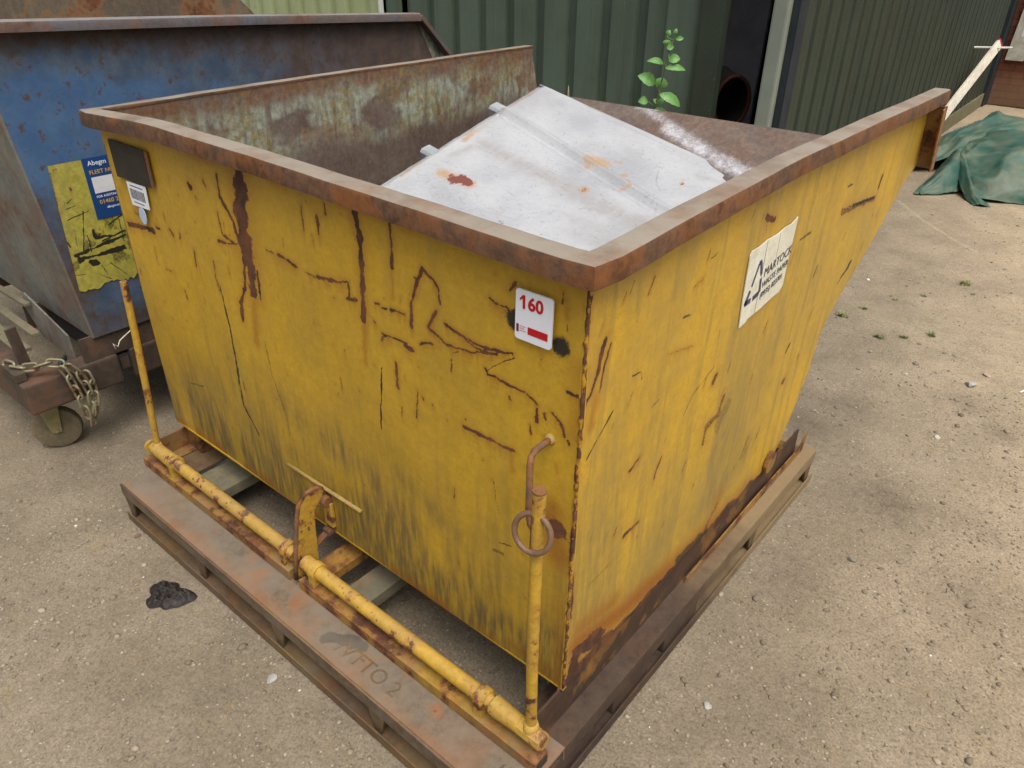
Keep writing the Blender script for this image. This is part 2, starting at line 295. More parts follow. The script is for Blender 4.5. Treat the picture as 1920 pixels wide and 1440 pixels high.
# wear marks in metres on each surface: (kind, points, width, strength)
MA=[['r',[[-0.9557,1.1791],[-0.967,1.089],[-0.9686,0.9984]],0.064,1],['r',[[-0.9686,0.9984],[-0.9711,0.9302],[-0.9722,0.888]],0.0505,1],['h',[[-0.9707,0.8857],[-0.9964,0.7481]],0.0275,0.6],['r',[[-1.0484,1.1623],[-1.0487,1.1099],[-1.0091,1.0672],[-0.993,1.0056]],0.0123,0.9],['r',[[-1.0731,1.0662],[-1.0677,1.0144],[-1.02,1.0057]],0.0104,0.7],['r',[[-0.9848,0.9743],[-1.0075,0.892],[-1.0412,0.8431],[-1.0448,0.7929]],0.0164,1],['r',[[-0.9381,0.9528],[-0.9449,0.882]],0.0101,0.9],['b',[[-1.1343,0.8632],[-1.1214,0.7529],[-1.1254,0.622],[-1.1385,0.4958],[-1.0997,0.4403],[-1.0877,0.4182]],0.0099,0.8],['b',[[-0.9554,0.7621],[-0.9521,0.6706],[-0.916,0.5551],[-0.9187,0.4944]],0.0071,0.5],['r',[[-1.0944,0.9918],[-1.0458,0.9968],[-0.9912,1.0114]],0.0103,0.9],['r',[[-0.8379,1.0209],[-0.805,1.0167],[-0.7733,1.0099]],0.0109,0.9],['r',[[-0.8848,1.0219],[-0.8386,1.0182]],0.0067,0.6],['r',[[-0.5473,1.1876],[-0.5421,1.1268],[-0.5488,1.0349],[-0.5556,0.9514]],0.0196,1],['h',[[-0.5542,0.9494],[-0.5618,0.8446]],0.0157,0.6],['r',[[-0.5684,1.1747],[-0.5554,1.1236]],0.0052,0.5],['r',[[-0.4483,1.1924],[-0.4501,1.1488],[-0.453,1.0948]],0.0094,0.9],['h',[[-0.4536,1.0892],[-0.4588,1.0263]],0.01,0.5],['r',[[-0.6698,1.1507],[-0.6708,1.1098]],0.0095,0.8],['r',[[-0.7213,1.1588],[-0.7254,1.1064]],0.0079,0.7],['r',[[-0.6398,1.1811],[-0.6406,1.1592]],0.0091,0.7],['r',[[-0.3684,1.1141],[-0.387,1.0749],[-0.4056,1.0286],[-0.4081,0.9821]],0.0088,1],['r',[[-0.3684,1.1141],[-0.3428,1.1011],[-0.3272,1.0866],[-0.3247,1.0575]],0.0065,1],['r',[[-0.3901,1.0902],[-0.3802,1.0887]],0.0045,0.8],['r',[[-0.3356,1.0379],[-0.3625,0.9969],[-0.3359,0.9853],[-0.3137,0.9757],[-0.2491,0.9814],[-0.2159,0.9931],[-0.1865,0.9992]],0.0068,1],['r',[[-0.3143,1.0193],[-0.2684,1.008],[-0.2288,1.0017],[-0.1966,1.0053],[-0.1506,1.013]],0.0063,1],['r',[[-0.2817,1.0123],[-0.2421,0.9949],[-0.2094,0.9976]],0.0056,0.8],['b',[[-0.1506,1.013],[-0.1456,1.0052],[-0.1652,0.9949],[-0.1968,0.9702],[-0.2112,0.9548]],0.0024,0.7],['r',[[-0.2151,0.9601],[-0.2086,0.949],[-0.1904,0.9514],[-0.1586,0.9458],[-0.1214,0.946],[-0.103,0.939],[-0.0931,0.9297]],0.0061,0.95],['r',[[-0.1571,0.9238],[-0.152,0.9168]],0.0068,0.8],['r',[[-0.5159,0.9999],[-0.5027,1.0015]],0.007,0.9],['r',[[-0.4956,0.9943],[-0.481,0.9964]],0.0052,0.8],['r',[[-0.468,0.9992],[-0.4443,1.0031],[-0.426,1.0018]],0.0083,0.9],['r',[[-0.4992,0.9365],[-0.4797,0.937],[-0.4508,0.9382],[-0.4259,0.9371]],0.006,0.9],['r',[[-0.4326,0.9311],[-0.4111,0.9289]],0.0118,0.9],['r',[[-0.5046,0.9186],[-0.4932,0.9324]],0.009,0.7],['r',[[-0.3881,0.9501],[-0.3695,0.96],[-0.3516,0.9638]],0.008,0.8],['r',[[-0.2976,0.962],[-0.2819,0.9709]],0.0059,0.7],['r',[[-0.5262,0.9583],[-0.5202,0.9529]],0.0072,0.7],['r',[[-0.6967,1.0058],[-0.6702,1.0106],[-0.6193,1.0175],[-0.5944,1.0221],[-0.596,0.9904]],0.0095,0.85],['r',[[-0.6041,0.9832],[-0.5758,0.9879]],0.0112,0.8],['r',[[-0.7395,1.0065],[-0.6933,1.0042]],0.0061,0.6],['r',[[-0.2706,0.8099],[-0.2464,0.8092],[-0.2018,0.8092]],0.0094,0.95],['r',[[-0.2018,0.8092],[-0.1707,0.8073],[-0.143,0.8104]],0.0096,0.95],['h',[[-0.1481,0.8055],[-0.145,0.7631]],0.0118,0.5],['r',[[-0.4648,0.8801],[-0.4607,0.8561],[-0.4607,0.8237]],0.0109,0.95],['r',[[-0.4015,0.838],[-0.4069,0.7703]],0.0063,0.9],['r',[[-0.3894,0.8326],[-0.384,0.822]],0.0069,0.7],['b',[[-0.5091,0.8535],[-0.5159,0.7817],[-0.5286,0.6894]],0.0055,0.9],['r',[[-0.3592,0.8232],[-0.3552,0.8132]],0.0051,0.6],['r',[[-0.1602,1.1295],[-0.1476,1.1475]],0.0095,0.8],['r',[[-0.2022,1.1025],[-0.19,1.0961],[-0.1659,1.0984],[-0.1563,1.0884]],0.0075,0.9],['r',[[-0.0503,1.1585],[-0.0513,1.138]],0.0065,0.7],['b',[[-0.0399,1.1039],[-0.0403,1.0923]],0.0044,0.6],['s',[[-0.1443,1.0801]],0.032,1.1],['s',[[-0.1598,1.0853]],0.0199,0.7],['s',[[-0.0504,1.0596]],0.0274,1.1],['s',[[-0.0378,1.0679]],0.0179,0.6],['s',[[-0.0605,1.04]],0.0256,0.4],['r',[[-0.0587,0.9275],[-0.0431,0.9176],[-0.0355,0.9042],[-0.0325,0.891]],0.008,0.95],['r',[[-0.0928,0.9209],[-0.0932,0.8958]],0.0092,0.9],['r',[[-0.0772,0.9197],[-0.0756,0.9091]],0.0064,0.7],['r',[[-0.0241,0.8857],[-0.0191,0.879]],0.0086,0.8],['r',[[-0.0308,0.9822],[-0.0184,0.9798],[-0.0044,0.9823]],0.0081,1],['r',[[-0.1076,0.8838],[-0.1034,0.8659]],0.0054,0.7],['r',[[-0.0444,0.825],[-0.0423,0.808]],0.004,0.5],['b',[[-0.1912,0.7137],[-0.1857,0.6624],[-0.1772,0.6393]],0.0029,0.6],['r',[[-0.0436,0.6807],[-0.0352,0.6656]],0.0486,0.95],['h',[[-0.0572,0.6994],[-0.0326,0.6126]],0.0649,0.8],['h',[[-0.0457,0.7252],[-0.0445,0.6999]],0.0423,0.8],['b',[[-0.1918,0.5291],[-0.1696,0.5352]],0.0138,0.5],['b',[[-0.18,0.5586],[-0.1482,0.5675]],0.005,0.6],['r',[[-1.5908,0.9236],[-1.532,0.929],[-1.4509,0.9353]],0.0213,0.8],['r',[[-1.5357,0.9698],[-1.4867,0.9592]],0.0137,0.6],['r',[[-1.4265,0.95],[-1.4095,0.9494]],0.0132,0.8],['r',[[-1.3489,0.9589],[-1.3369,0.9484]],0.0158,0.8],['r',[[-1.2978,0.9634],[-1.3016,0.9479]],0.0124,0.8],['r',[[-1.1134,1.1354],[-1.1058,1.1241]],0.0128,0.8],['r',[[-1.1883,1.1161],[-1.1795,1.1073]],0.019,0.9],['r',[[-1.2365,0.9315],[-1.2442,0.8852]],0.0091,0.7],['r',[[-1.1417,0.9267],[-1.1451,0.8823],[-1.14,0.8466]],0.0086,0.7],['r',[[-1.3401,0.7889],[-1.3353,0.7661]],0.01,0.6],['r',[[-1.4232,0.8298],[-1.3795,0.8304]],0.0101,0.5],['b',[[-1.4828,0.4415],[-1.3645,0.4686]],0.0075,0.5],['r',[[-1.1657,1.0864],[-1.1632,1.0803]],0.0108,0.8],['h',[[-0.0445,1.1492],[-0.0404,1.1133]],0.0109,0.5],['k',[[-0.0004,1.1623],[-0.0004,1.1074]],0.0095,0.9],['h',[[0.0151,0.4391],[0.0172,0.2937]],0.0451,0.8],['h',[[-0.1449,0.2679],[0.0042,0.2743]],0.0248,0.5],['g',[[-0.9071,0.5919],[-0.7034,0.5191]],0.1255,0.5],['g',[[-0.7397,0.551],[-0.4755,0.4735]],0.1325,0.7],['g',[[-1.4498,0.406],[-1.286,0.3581]],0.1688,0.6],['g',[[-0.5006,0.5865],[-0.3011,0.5095]],0.0768,0.5],['g',[[-0.8994,0.4246],[-0.598,0.4054]],0.1112,0.6],['g',[[-1.1866,0.402],[-1.0157,0.3498]],0.1299,0.5],['g',[[-0.237,0.5471],[-0.1172,0.4385]],0.07,0.3],['g',[[-0.6079,0.3294],[-0.2405,0.3536]],0.0721,0.55]]
MB_=[['r',[[0.0079,1.1634],[0.0034,1.1249],[0.0034,1.068]],0.0077,1],['r',[[0.005,1.0378],[0.0079,0.9646],[0.0058,0.9225]],0.0115,1],['r',[[0.0025,0.9242],[-0.0008,0.8927]],0.015,1],['r',[[-0.0025,0.8596],[-0.0008,0.7878]],0.0081,0.8],['r',[[0.0038,0.7352],[0.0064,0.6281]],0.0091,0.9],['r',[[0.0096,0.5698],[0.0107,0.4499]],0.0083,0.9],['r',[[0.0581,1.0698],[0.0487,1.0446],[0.0417,1.0119]],0.0143,1],['r',[[0.0417,1.0119],[0.032,0.9871],[0.0167,0.9689]],0.0131,1],['r',[[0.0746,1.0533],[0.0605,1.0141],[0.0531,0.97]],0.0059,0.95],['h',[[0.0452,0.9683],[0.0326,0.9088]],0.0246,0.6],['b',[[0.103,0.9075],[0.0692,0.8786],[0.0268,0.8409]],0.0049,0.9],['r',[[0.2246,0.7351],[0.187,0.7205]],0.0071,0.9],['r',[[0.3231,0.6802],[0.3078,0.6575],[0.3012,0.6354]],0.0082,0.9],['r',[[0.2475,0.5474],[0.1988,0.5457]],0.0137,0.8],['r',[[0.2832,0.9483],[0.3497,0.9332],[0.3966,0.9229]],0.0062,0.5],['b',[[0.1613,0.9542],[0.1894,0.951],[0.1964,0.933]],0.0053,0.7],['b',[[0.2525,0.8446],[0.274,0.8494]],0.0081,0.5],['b',[[0.5193,0.9105],[0.5186,0.8179],[0.4335,0.7877],[0.4012,0.7483]],0.0048,0.6],['r',[[0.5446,0.7928],[0.5311,0.7777]],0.0185,0.8],['r',[[0.6043,0.7008],[0.5887,0.6554],[0.5356,0.6517],[0.5295,0.6088]],0.0254,0.6],['b',[[0.6407,0.6684],[0.6005,0.6184]],0.0543,0.45],['b',[[0.1804,0.5023],[0.0618,0.5]],0.0052,0.5],['r',[[0.3583,1.0631],[0.3987,1.0723]],0.0061,0.6],['r',[[0.6652,1.1262],[0.7145,1.1092]],0.0185,0.9],['r',[[0.6705,1.1202],[0.6807,1.084]],0.0078,0.5],['b',[[1.3251,0.7642],[1.4109,0.8062]],0.0196,0.7],['r',[[1.1994,1.0091],[1.2976,1.0007],[1.4978,0.9794]],0.0256,0.6],['b',[[1.2937,1.0061],[1.4947,0.9834]],0.0146,0.7],['b',[[1.5114,1.0117],[1.5221,1.0412]],0.0195,0.8],['b',[[1.0838,0.8571],[1.0949,0.8844]],0.0116,0.8],['r',[[1.0242,0.5576],[1.0305,0.5601]],0.0252,0.7],['b',[[0.9995,0.6626],[1.0162,0.6808]],0.0119,0.7],['b',[[0.9117,1.0091],[0.9787,1.0118]],0.0102,0.6],['b',[[0.4174,1.1054],[0.4431,1.109]],0.0062,0.6],['b',[[0.3299,1.0111],[0.3586,1.0065]],0.0081,0.6],['b',[[0.6044,0.7739],[0.6118,0.7922]],0.0112,0.6],['b',[[1.2019,1.0781],[1.2444,1.0762]],0.01,0.7],['r',[[0.0303,0.2586],[0.0499,0.3263],[0.1243,0.2936]],0.0603,1],['r',[[0.0392,0.2231],[0.1098,0.2361],[0.2259,0.194]],0.0566,1],['r',[[0.1313,0.2341],[0.2669,0.2323],[0.4475,0.2166]],0.029,0.8],['h',[[0.0384,0.3451],[0.2106,0.2978],[0.4647,0.2599],[0.705,0.2429],[0.9968,0.209]],0.0721,1],['h',[[0.044,0.3895],[0.18,0.3575]],0.0554,0.7],['b',[[0.2196,0.2364],[0.3122,0.2496]],0.0118,0.7],['r',[[0.47,0.2372],[0.6802,0.2206]],0.0348,0.6],['b',[[0.4926,0.2579],[0.6411,0.2474]],0.0446,0.6],['r',[[0.6496,0.2703],[0.6982,0.3141]],0.0299,0.5],['h',[[0.6898,0.2912],[0.7066,0.3368]],0.0521,0.6],['h',[[0.8324,0.2588],[1.0715,0.217]],0.0591,0.6],['b',[[0.8173,0.4369],[0.805,0.4074]],0.0192,0.5],['g',[[0.0326,1.0758],[0.0309,0.9535]],0.0208,0.5],['g',[[0.1266,0.5996],[0.102,0.484]],0.0567,0.6],['g',[[0.8386,0.4253],[0.6138,0.3404]],0.1395,0.6],['g',[[0.3225,0.4492],[0.2437,0.3743]],0.068,0.5],['g',[[0.3011,0.7715],[0.2361,0.6711]],0.0653,0.3],['g',[[0.293,1.157],[0.2755,1.0689]],0.0323,0.5],['g',[[0.6068,0.9563],[0.5912,0.7725]],0.0612,0.5],['g',[[0.8333,0.761],[0.853,0.5588]],0.0968,0.5],['g',[[1.265,1.1641],[1.3131,0.9786]],0.087,0.4],['g',[[0.1515,1.1404],[0.1556,1.0692]],0.0221,0.5],['g',[[0.8857,0.8616],[0.9022,0.6036]],0.0529,0.5]]
MS=[['r',[[0.2369,0.7186],[0.264,0.7195]],0.0375,1],['h',[[0.168,0.735],[0.2814,0.716]],0.0262,1],['r',[[0.2001,0.7269],[0.2206,0.7343]],0.015,0.8],['h',[[0.5009,0.2958],[0.539,0.2878]],0.0315,1],['h',[[0.5109,0.334],[0.508,0.3177]],0.0157,0.8],['h',[[0.5772,0.2412],[0.5878,0.2358]],0.0118,0.8],['h',[[0.597,0.4655],[0.5952,0.4541]],0.0169,0.9],['r',[[0.5943,0.4681],[0.5925,0.4567]],0.0094,0.6],['h',[[0.6397,0.3031],[0.6474,0.2911]],0.0097,1],['h',[[0.6734,0.3072],[0.6992,0.3364],[0.6678,0.3887]],0.0076,0.8],['h',[[0.8237,0.1987],[0.8256,0.1878]],0.0096,1],['r',[[0.8268,0.2001],[0.826,0.1919]],0.0057,0.8],['g',[[0.14,0.4973],[0.2896,0.5001],[0.4706,0.489]],0.0253,1],['g',[[0.4706,0.489],[0.6841,0.5022],[0.9068,0.4719]],0.0313,1],['g',[[0.0955,0.4793],[0.2095,0.47],[0.3997,0.479],[0.5668,0.4726]],0.0077,0.5],['g',[[0.6645,0.6238],[0.7215,0.6093],[0.7311,0.6784]],0.0286,0.35],['g',[[0.799,0.6519],[0.7949,0.6176]],0.0317,0.5],['g',[[0.1116,0.6241],[0.1239,0.5381]],0.0158,0.6],['h',[[0.0726,0.5221],[0.0518,0.454]],0.0163,0.8],['h',[[0.0739,0.8485],[0.0526,0.7293]],0.0097,0.8],['h',[[0.0187,0.1809],[0.0111,0.057]],0.011,0.7],['g',[[0.0697,0.5249],[0.0168,0.0636]],0.011,0.6],['b',[[0.3121,0.7955],[0.3545,0.8181]],0.0023,0.5],['b',[[0.3974,0.6487],[0.4487,0.6643]],0.0024,0.4],['b',[[0.7179,0.1813],[0.749,0.2434],[0.7969,0.2866]],0.0025,0.6],['b',[[0.4208,0.7959],[0.5219,0.7601]],0.0018,0.4],['g',[[0.4161,0.2192],[0.4867,0.3095]],0.0197,0.2],['g',[[0.8418,0.1083],[0.9745,0.0715]],0.0115,0.6],['r',[[0.4994,0.8016],[0.5155,0.7982]],0.0071,0.6]]
MF=[['w',[[-1.0983,1.9037],[-1.0169,1.877],[-0.873,1.8244]],0.0498,0.8],['w',[[-0.8941,1.8206],[-0.7481,1.7732],[-0.6113,1.7287]],0.0611,1],['w',[[-0.6366,1.7353],[-0.4887,1.6971],[-0.4297,1.6988]],0.0624,1],['w',[[-1.1299,1.9122],[-0.6689,1.7525],[-0.4177,1.7126]],0.1385,0.35],['b',[[-0.742,1.8063],[-0.7236,1.7415]],0.005,0.9],['b',[[-0.5551,1.7474],[-0.5577,1.7097]],0.0038,0.8],['h',[[-0.5008,1.7356],[-0.4954,1.7367]],0.0222,1],['h',[[-0.5335,1.7495],[-0.5316,1.7569]],0.0225,0.6]]
MP=[['b',[[-0.0291,0.8266],[-0.0245,0.7841],[-0.0124,0.7553]],0.0039,0.8],['b',[[-0.0012,0.8426],[0.0671,0.8563]],0.004,0.8],['b',[[-0.0254,0.7988],[-0.0267,0.8348]],0.0063,0.7],['b',[[0.051,0.8601],[0.0237,0.7303]],0.004,0.9],['b',[[-0.0043,0.7234],[0.1641,0.7485]],0.0116,1],['b',[[0.0084,0.7066],[0.1539,0.7089]],0.0204,1],['b',[[0.0671,0.7927],[0.0699,0.7642],[0.1209,0.7599]],0.0123,0.8],['b',[[0.0386,0.6882],[0.0542,0.6798]],0.0278,1],['b',[[0.0909,0.7492],[0.1687,0.7663]],0.0072,0.9],['b',[[0.1564,0.8256],[0.1595,0.7306]],0.0036,0.8],['b',[[-0.0223,0.659],[0.0115,0.6543]],0.0034,0.8],['b',[[0.0695,0.6694],[0.0817,0.6326]],0.0036,0.8],['b',[[0.0974,0.6708],[0.1475,0.6102]],0.003,0.8],['b',[[0.0529,0.6415],[0.0916,0.6137]],0.0029,0.7],['b',[[0.0106,0.896],[0.0268,0.9062]],0.0051,0.7],['b',[[0.0006,0.907],[0.0013,0.8632]],0.0032,0.6],['b',[[-0.0076,1.0018],[0.0023,1.0031]],0.0086,0.5],['r',[[0.0282,0.9405],[0.031,0.933]],0.0077,0.9],['b',[[0.1217,0.7972],[0.1737,0.8214]],0.0057,0.8],['b',[[0.0019,0.8771],[0.0318,0.8824]],0.0039,0.6],['b',[[0.0107,0.8074],[0.0076,0.7534]],0.004,0.6],['b',[[0.0461,0.7798],[0.0482,0.7234]],0.0055,0.8],['b',[[-0.0295,0.8707],[-0.0331,0.8009],[-0.0289,0.7452]],0.0038,0.7],['r',[[-0.0174,0.9954],[-0.0291,0.6033]],0.0041,0.6],['r',[[-0.0146,0.7778],[-0.0247,0.6502]],0.004,0.5]]

# ---------------------------------------------------------------- materials
M = {}
M['yellow'] = worn('worn yellow paint', 'bf9826', 'b08e2c', th=.70, rsc=5, streak=.30, marks=True, mott=.13, rough=.43, dust=.2, dcol='8d7433', speck=0)
M['yellow_side'] = worn('worn yellow paint weathered', 'c49b29', 'b39132', th=.70, rsc=5, streak=.25, grime='7a6c44', marks=True, mott=.15, rough=.43, dust=.4, dcol='9a7f45', stcol='7b6f48')
M['yellow_small'] = worn('speckled yellow paint', 'b58f2e', 'a08238', th=.57, rsc=11, speck=1., rough=.55, dust=.65, dcol='a4824a', top=.2, topc='c9ae72', mott=.3)
M['yellow_bar'] = worn('rusty yellow paint', '9a7a30', '70583a', th=.49, rsc=9, speck=.8, rough=.6, dust=.7, dcol='7d664c', soft=.1)
M['rim_rust'] = worn('rusty rim steel', '624430', '503c2e', th=.525, rsc=8, rough=.75, dust=.2, dcol='5e5044', soft=.08, rc2=('47301f', '80502a'), top=.95, topc='8d8576', mott=.65)
M['rail_dark'] = worn('dark rusted rail', '3d2d24', '4c3526', th=.57, rsc=7, rough=.75, dust=.3, dcol='5c4a38', soft=.1, rc2=('6a4428', '8a6224'))
M['inner'] = None
def inner_mat():
    n = NT('rusted inner faces'); R, G, B_, A = n.attr(); j = n.noise(38, 6, .7); j2 = n.noise(1, 5, .65, n.map((30, 30, 6)))
    col = n.mix(n.step(n.noise(6, 8, .7), .35, .65), C('665a50'), C('584840'))
    col = n.mix(n.step(n.noise(70, 4, .7), .55, .75, 0, .35), col, C('8a8078'))
    col = n.mix(n.math('MULTIPLY', A, n.step(j2, .30, .60)), col, C('8b9080'))
    col = n.mix(n.math('MULTIPLY', G, n.step(j, .42, .58)), col, C('7a6a36'))
    col = n.mix(n.math('MULTIPLY', R, n.step(n.noise(9, 8, .72), .38, .56)), col, n.mix(j, C('5f4030'), C('755a42')))
    wn = n.noise(150, 5, .8)
    col = n.mix(n.step(n.math('ADD', B_, n.math('MULTIPLY', n.math('SUBTRACT', wn, .5), 1.1)), .25, 1.0, 0, .9), col, C('b4b2b6'))
    col = n.mix(.55, col, n.mix(n.step(n.noise(48, 8, .78), .35, .65), (.22, .22, .22, 1), (.78, .78, .78, 1)), 'OVERLAY')
    n.bump(n.noise(60, 6, .7), .3, .002)
    return n.fin(col, .55, 0, .4)
M['inner'] = inner_mat()
M['pallet'] = worn('rusty brown pallet steel', '5c5040', '685642', th=.58, rsc=5, rough=.8, dust=.7, dcol='70665a', soft=.14, marks=True, rc2=('54402f', '745636'), top=.5, topc='797060', mott=.6)
M['pallet_p'] = worn('rusty brown pallet sides', '5c4734', '6f5a38', th=.56, rsc=6, rough=.75, dust=.55, dcol='6f6454', soft=.14, rc2=('54392b', '7a5434'))
M['pallet_dark'] = worn('dark rusted pallet steel', '3c2f28', '46372c', th=.54, rsc=5, rough=.75, dust=.35, dcol='5c4d40', soft=.14, rc2=('36281f', '56402e'), tan='9c8560')
M['grey_beam'] = worn('dull grey beam', '6f6852', '5f5a48', th=.62, rough=.8, dust=.5, dcol='7d7562')
M['rust_steel'] = worn('brown rusted steel', '6a4c36', '563f30', th=.5, rsc=12, rough=.65, dust=.35, dcol='8a7464', soft=.12)
M['dark_plate'] = plain('dark rubbery plate', '3c3730', '35302a', 14, .8, .2)
M['white_paint'] = None
M['sticker'] = plain('white sticker', 'e6eaf4', 'dfe4ef', 5, .35, .04)
M['old_sticker'] = worn('aged cream sticker', 'dddccc', 'd2d0bd', th=.72, rsc=9, rough=.45, dust=.25, dcol='b5ab88')
M['red'] = plain('red print', 'b8141f', 'b8141f', 5, .4, 0); M['dkred'] = plain('maroon print', '7e1a30', '7e1a30', 5, .4, 0)
M['black_print'] = plain('grey black print', '3a3a40', '4a4a50', 50, .5, 0); M['navy_print'] = plain('faded navy print', '2c3150', '4a4e68', 60, .5, 0)
M['pale_blue'] = plain('pale blue sticker', 'a9bcd8', 'b8c8de', 40, .4, 0)
M['cast'] = plain('rough weld bead', '8f7a48', 'a58a4a', 30, .7, .6)

# ---------------------------------------------------------------- tipping skip (yellow)
skip = thing('tipping_skip', 'yellow tipping skip', 'skip', (0, 0, .13))
skip['label'] = 'large rust streaked yellow tipping skip with brown rim, standing on a steel pallet'
SZ = Vector((0, 0, .13))
def sk(mb_or, name, mat, **k):
    """world coordinates -> the skip's own"""
    mb_or.v = [(x, y, z-.13) for x, y, z in mb_or.v]; return mb_or.build(name, mat, skip, **k)
W = 1.611
# back panel (the wide yellow face)
nu, nv = 645, 390
gx, gz = np.meshgrid(np.linspace(-W, 0, nu), np.linspace(.24, 1.215, nv), indexing='ij'); gx = gx.ravel(); gz = gz.ravel()
mk = paint(gx, gz, MA)
rs = np.random.RandomState(5)
dots = [('r', [(rs.uniform(-W, -.02), rs.uniform(.35, 1.18))], rs.uniform(.002, .0048), rs.uniform(.5, .9)) for _ in range(110)]
dots += [('r', [(x, z), (x+rs.uniform(-.003, .003), z-rs.uniform(.01, .035))], rs.uniform(.002, .0045), rs.uniform(.4, .8)) for x, z in zip(rs.uniform(-W, -.05, 34), rs.uniform(.5, 1.18, 34))]
mk = np.maximum(mk, paint(gx, gz, dots))
low = sstep(.68, .30, gz+.22*(fbm(gx*2.2, gz*1.5, 3)-.5))*sstep(.42, .6, fbm(gx*9, gz*1.6, 5)+.12*sstep(.5, .28, gz))
mk[:, 3] = np.maximum(mk[:, 3], np.clip(low*1.05+.35*sstep(.5, .27, gz)*sstep(.35, .6, fbm(gx*4+3, gz*3, 4))*sstep(-1.4, -1., gx), 0, 1))
mk[:, 3] = np.maximum(mk[:, 3], .55*sstep(.5, .72, fbm(gx*26+9, gz*2.2, 4))*sstep(.9, .4, gz))
mk[:, 1] = np.maximum(mk[:, 1], .8*sstep(.29, .245, gz+.02*fbm(gx*30, gz*30, 3))*sstep(.35, .6, fbm(gx*11, gz*3, 4)))
mk[:, 1] = np.maximum(mk[:, 1], .4*sstep(-.06, -.005, gx)*sstep(.4, .6, fbm(gx*20, gz*12, 4)))
mk[:, 0] = np.maximum(mk[:, 0], .9*sstep(-.010, -.004, gx)*sstep(.47, .6, fbm(gx*8, gz*18, 4)))
mk[:, 1] = np.maximum(mk[:, 1], .45*sstep(1.165, 1.195, gz)*sstep(.4, .62, fbm(gx*16, gz*6, 4)))
gy = .014*(fbm(gx*3.2, gz*3.2, 2)-.5) - .004*np.exp(-((gx+.35)/.3)**2-((gz-.7)/.25)**2) + .0015*(fbm(gx*14, gz*9, 3)-.5)
gy *= sstep(0, .05, -gx)*sstep(-W, -W+.05, gx)
gy = np.minimum(gy, .0088)
ex = MB().box(-W, 0, .0095, .0125, .24-.0001, 1.222)
ex.box(-W, 0, .0000, .0125, .2345, .2395)
ex.v = [(x, y, z-.13) for x, y, z in ex.v]
back = gridmesh('back_panel', np.stack([gx, gy, gz-.13], 1), nu, nv, M['yellow'], skip, mk, ex)
# side panels: profile of the bin seen from the side
PZ = [.24, .30, .36, .42, .50, .60, .65, .70, .80, .96, 1.00, 1.10, 1.20, 1.24]
PY = [1.07, 1.13, 1.175, 1.21, 1.25, 1.272, 1.31, 1.385, 1.57, 1.80, 1.915, 1.885, 1.862, 1.857]
nu, nv = 620, 400
ss, gz = np.meshgrid(np.linspace(0, 1, nu), np.linspace(.24, 1.215, nv), indexing='ij'); ss = ss.ravel(); gz = gz.ravel()
gy = ss*np.interp(gz, PZ, PY)
mk = paint(gy, gz, MB_)
dots = [('r' if rs.rand() < .5 else 'b', [(y, z), (y+L*.5, z+L)], rs.uniform(.0015, .004), rs.uniform(.4, .9)) for y, z, L in zip(rs.uniform(.03, 1.7, 90), rs.uniform(.35, 1.18, 90), rs.uniform(.0, .03, 90))]
mk = np.maximum(mk, paint(gy, gz, dots))
sh = gy-(gz-.7)*.06
mk[:, 3] = np.maximum(mk[:, 3], .72*sstep(.48, .70, fbm(sh*8+3, gz*1.8, 5))*(.35+.65*sstep(1.1, .4, gz)))
mk[:, 3] = np.maximum(mk[:, 3], .5*sstep(.55, .7, fbm(sh*40+7, gz*2.0, 4)))
mk[:, 1] = np.maximum(mk[:, 1], .75*sstep(.34, .25, gz+.06*fbm(gy*12, gz*8, 3)))
mk[:, 0] = np.maximum(mk[:, 0], .95*sstep(.262, .240, gz+.05*(fbm(gy*14, gz*14, 4)-.5)-.03*sstep(.35, 0, gy)))
mk[:, 0] = np.maximum(mk[:, 0], .9*sstep(.006, .002, gy)*sstep(.44, .58, fbm(gy*8+5, gz*18, 4)))
gx = .004*(fbm(gy*3, gz*3, 2)-.5)+.0015*(fbm(gy*14, gz*9, 3)-.5); gx *= sstep(0, .04, gy)*sstep(1, .96, ss)
prof = [(0, .24)]+list(zip(PY, PZ)); prof = [(a, min(b, 1.226)) for a, b in prof]+[(0, 1.226)]
ex = MB().prism([(a, b-.13) for a, b in prof], lambda a, b, t: (t, a, b), -.007, -.0035)
sp = gridmesh('side_panel', np.stack([gx, gy, gz-.13], 1), nu, nv, M['yellow_side'], skip, mk, ex)
# left side panel; its inner face shows
nu, nv = 480, 260
ss, gz = np.meshgrid(np.linspace(0, 1, nu), np.linspace(.24, 1.236, nv), indexing='ij'); ss = ss.ravel(); gz = gz.ravel(); gy = ss*np.interp(gz, PZ, PY)
a4 = np.zeros((len(gy), 4)); nn = fbm(gy*5, gz*9, 5); n2 = fbm(gy*9+4, gz*12, 5)
band = sstep(.965, 1.05, gz+.10*(fbm(gy*4, gz*2, 4)-.5)-.02*sstep(.2, 1.2, gy)); a4[:, 3] = band*sstep(.34, .50, nn)*sstep(1.235, 1.15, gz)
a4[:, 1] = band*sstep(.42, .60, n2)*.7; a4[:, 0] = np.maximum(sstep(1.15, 1.22, gz+.07*(nn-.5)), .8*sstep(.56, .66, fbm(gy*6+8, gz*7, 4))*band)
a4[:, 2] = .5*sstep(.62, .8, fbm(gy*7+2, gz*6, 3))*sstep(1.0, .9, gz)
ex = MB().prism([(a, b-.13) for a, b in prof], lambda a, b, t: (t, a, b), -W-.0005, -W+.0035)
gridmesh('side_panel', np.stack([gy*0-W+.007, gy, gz-.13], 1), nu, nv, M['inner'], skip, a4, ex)
M['inner_plain'] = worn('rusted inside faces', '5f534a', '6a6a58', th=.52, rsc=6, streak=.5, stcol='7c8270', rough=.65, soft=.1, rc2=('523a2c', '6e4a30'))
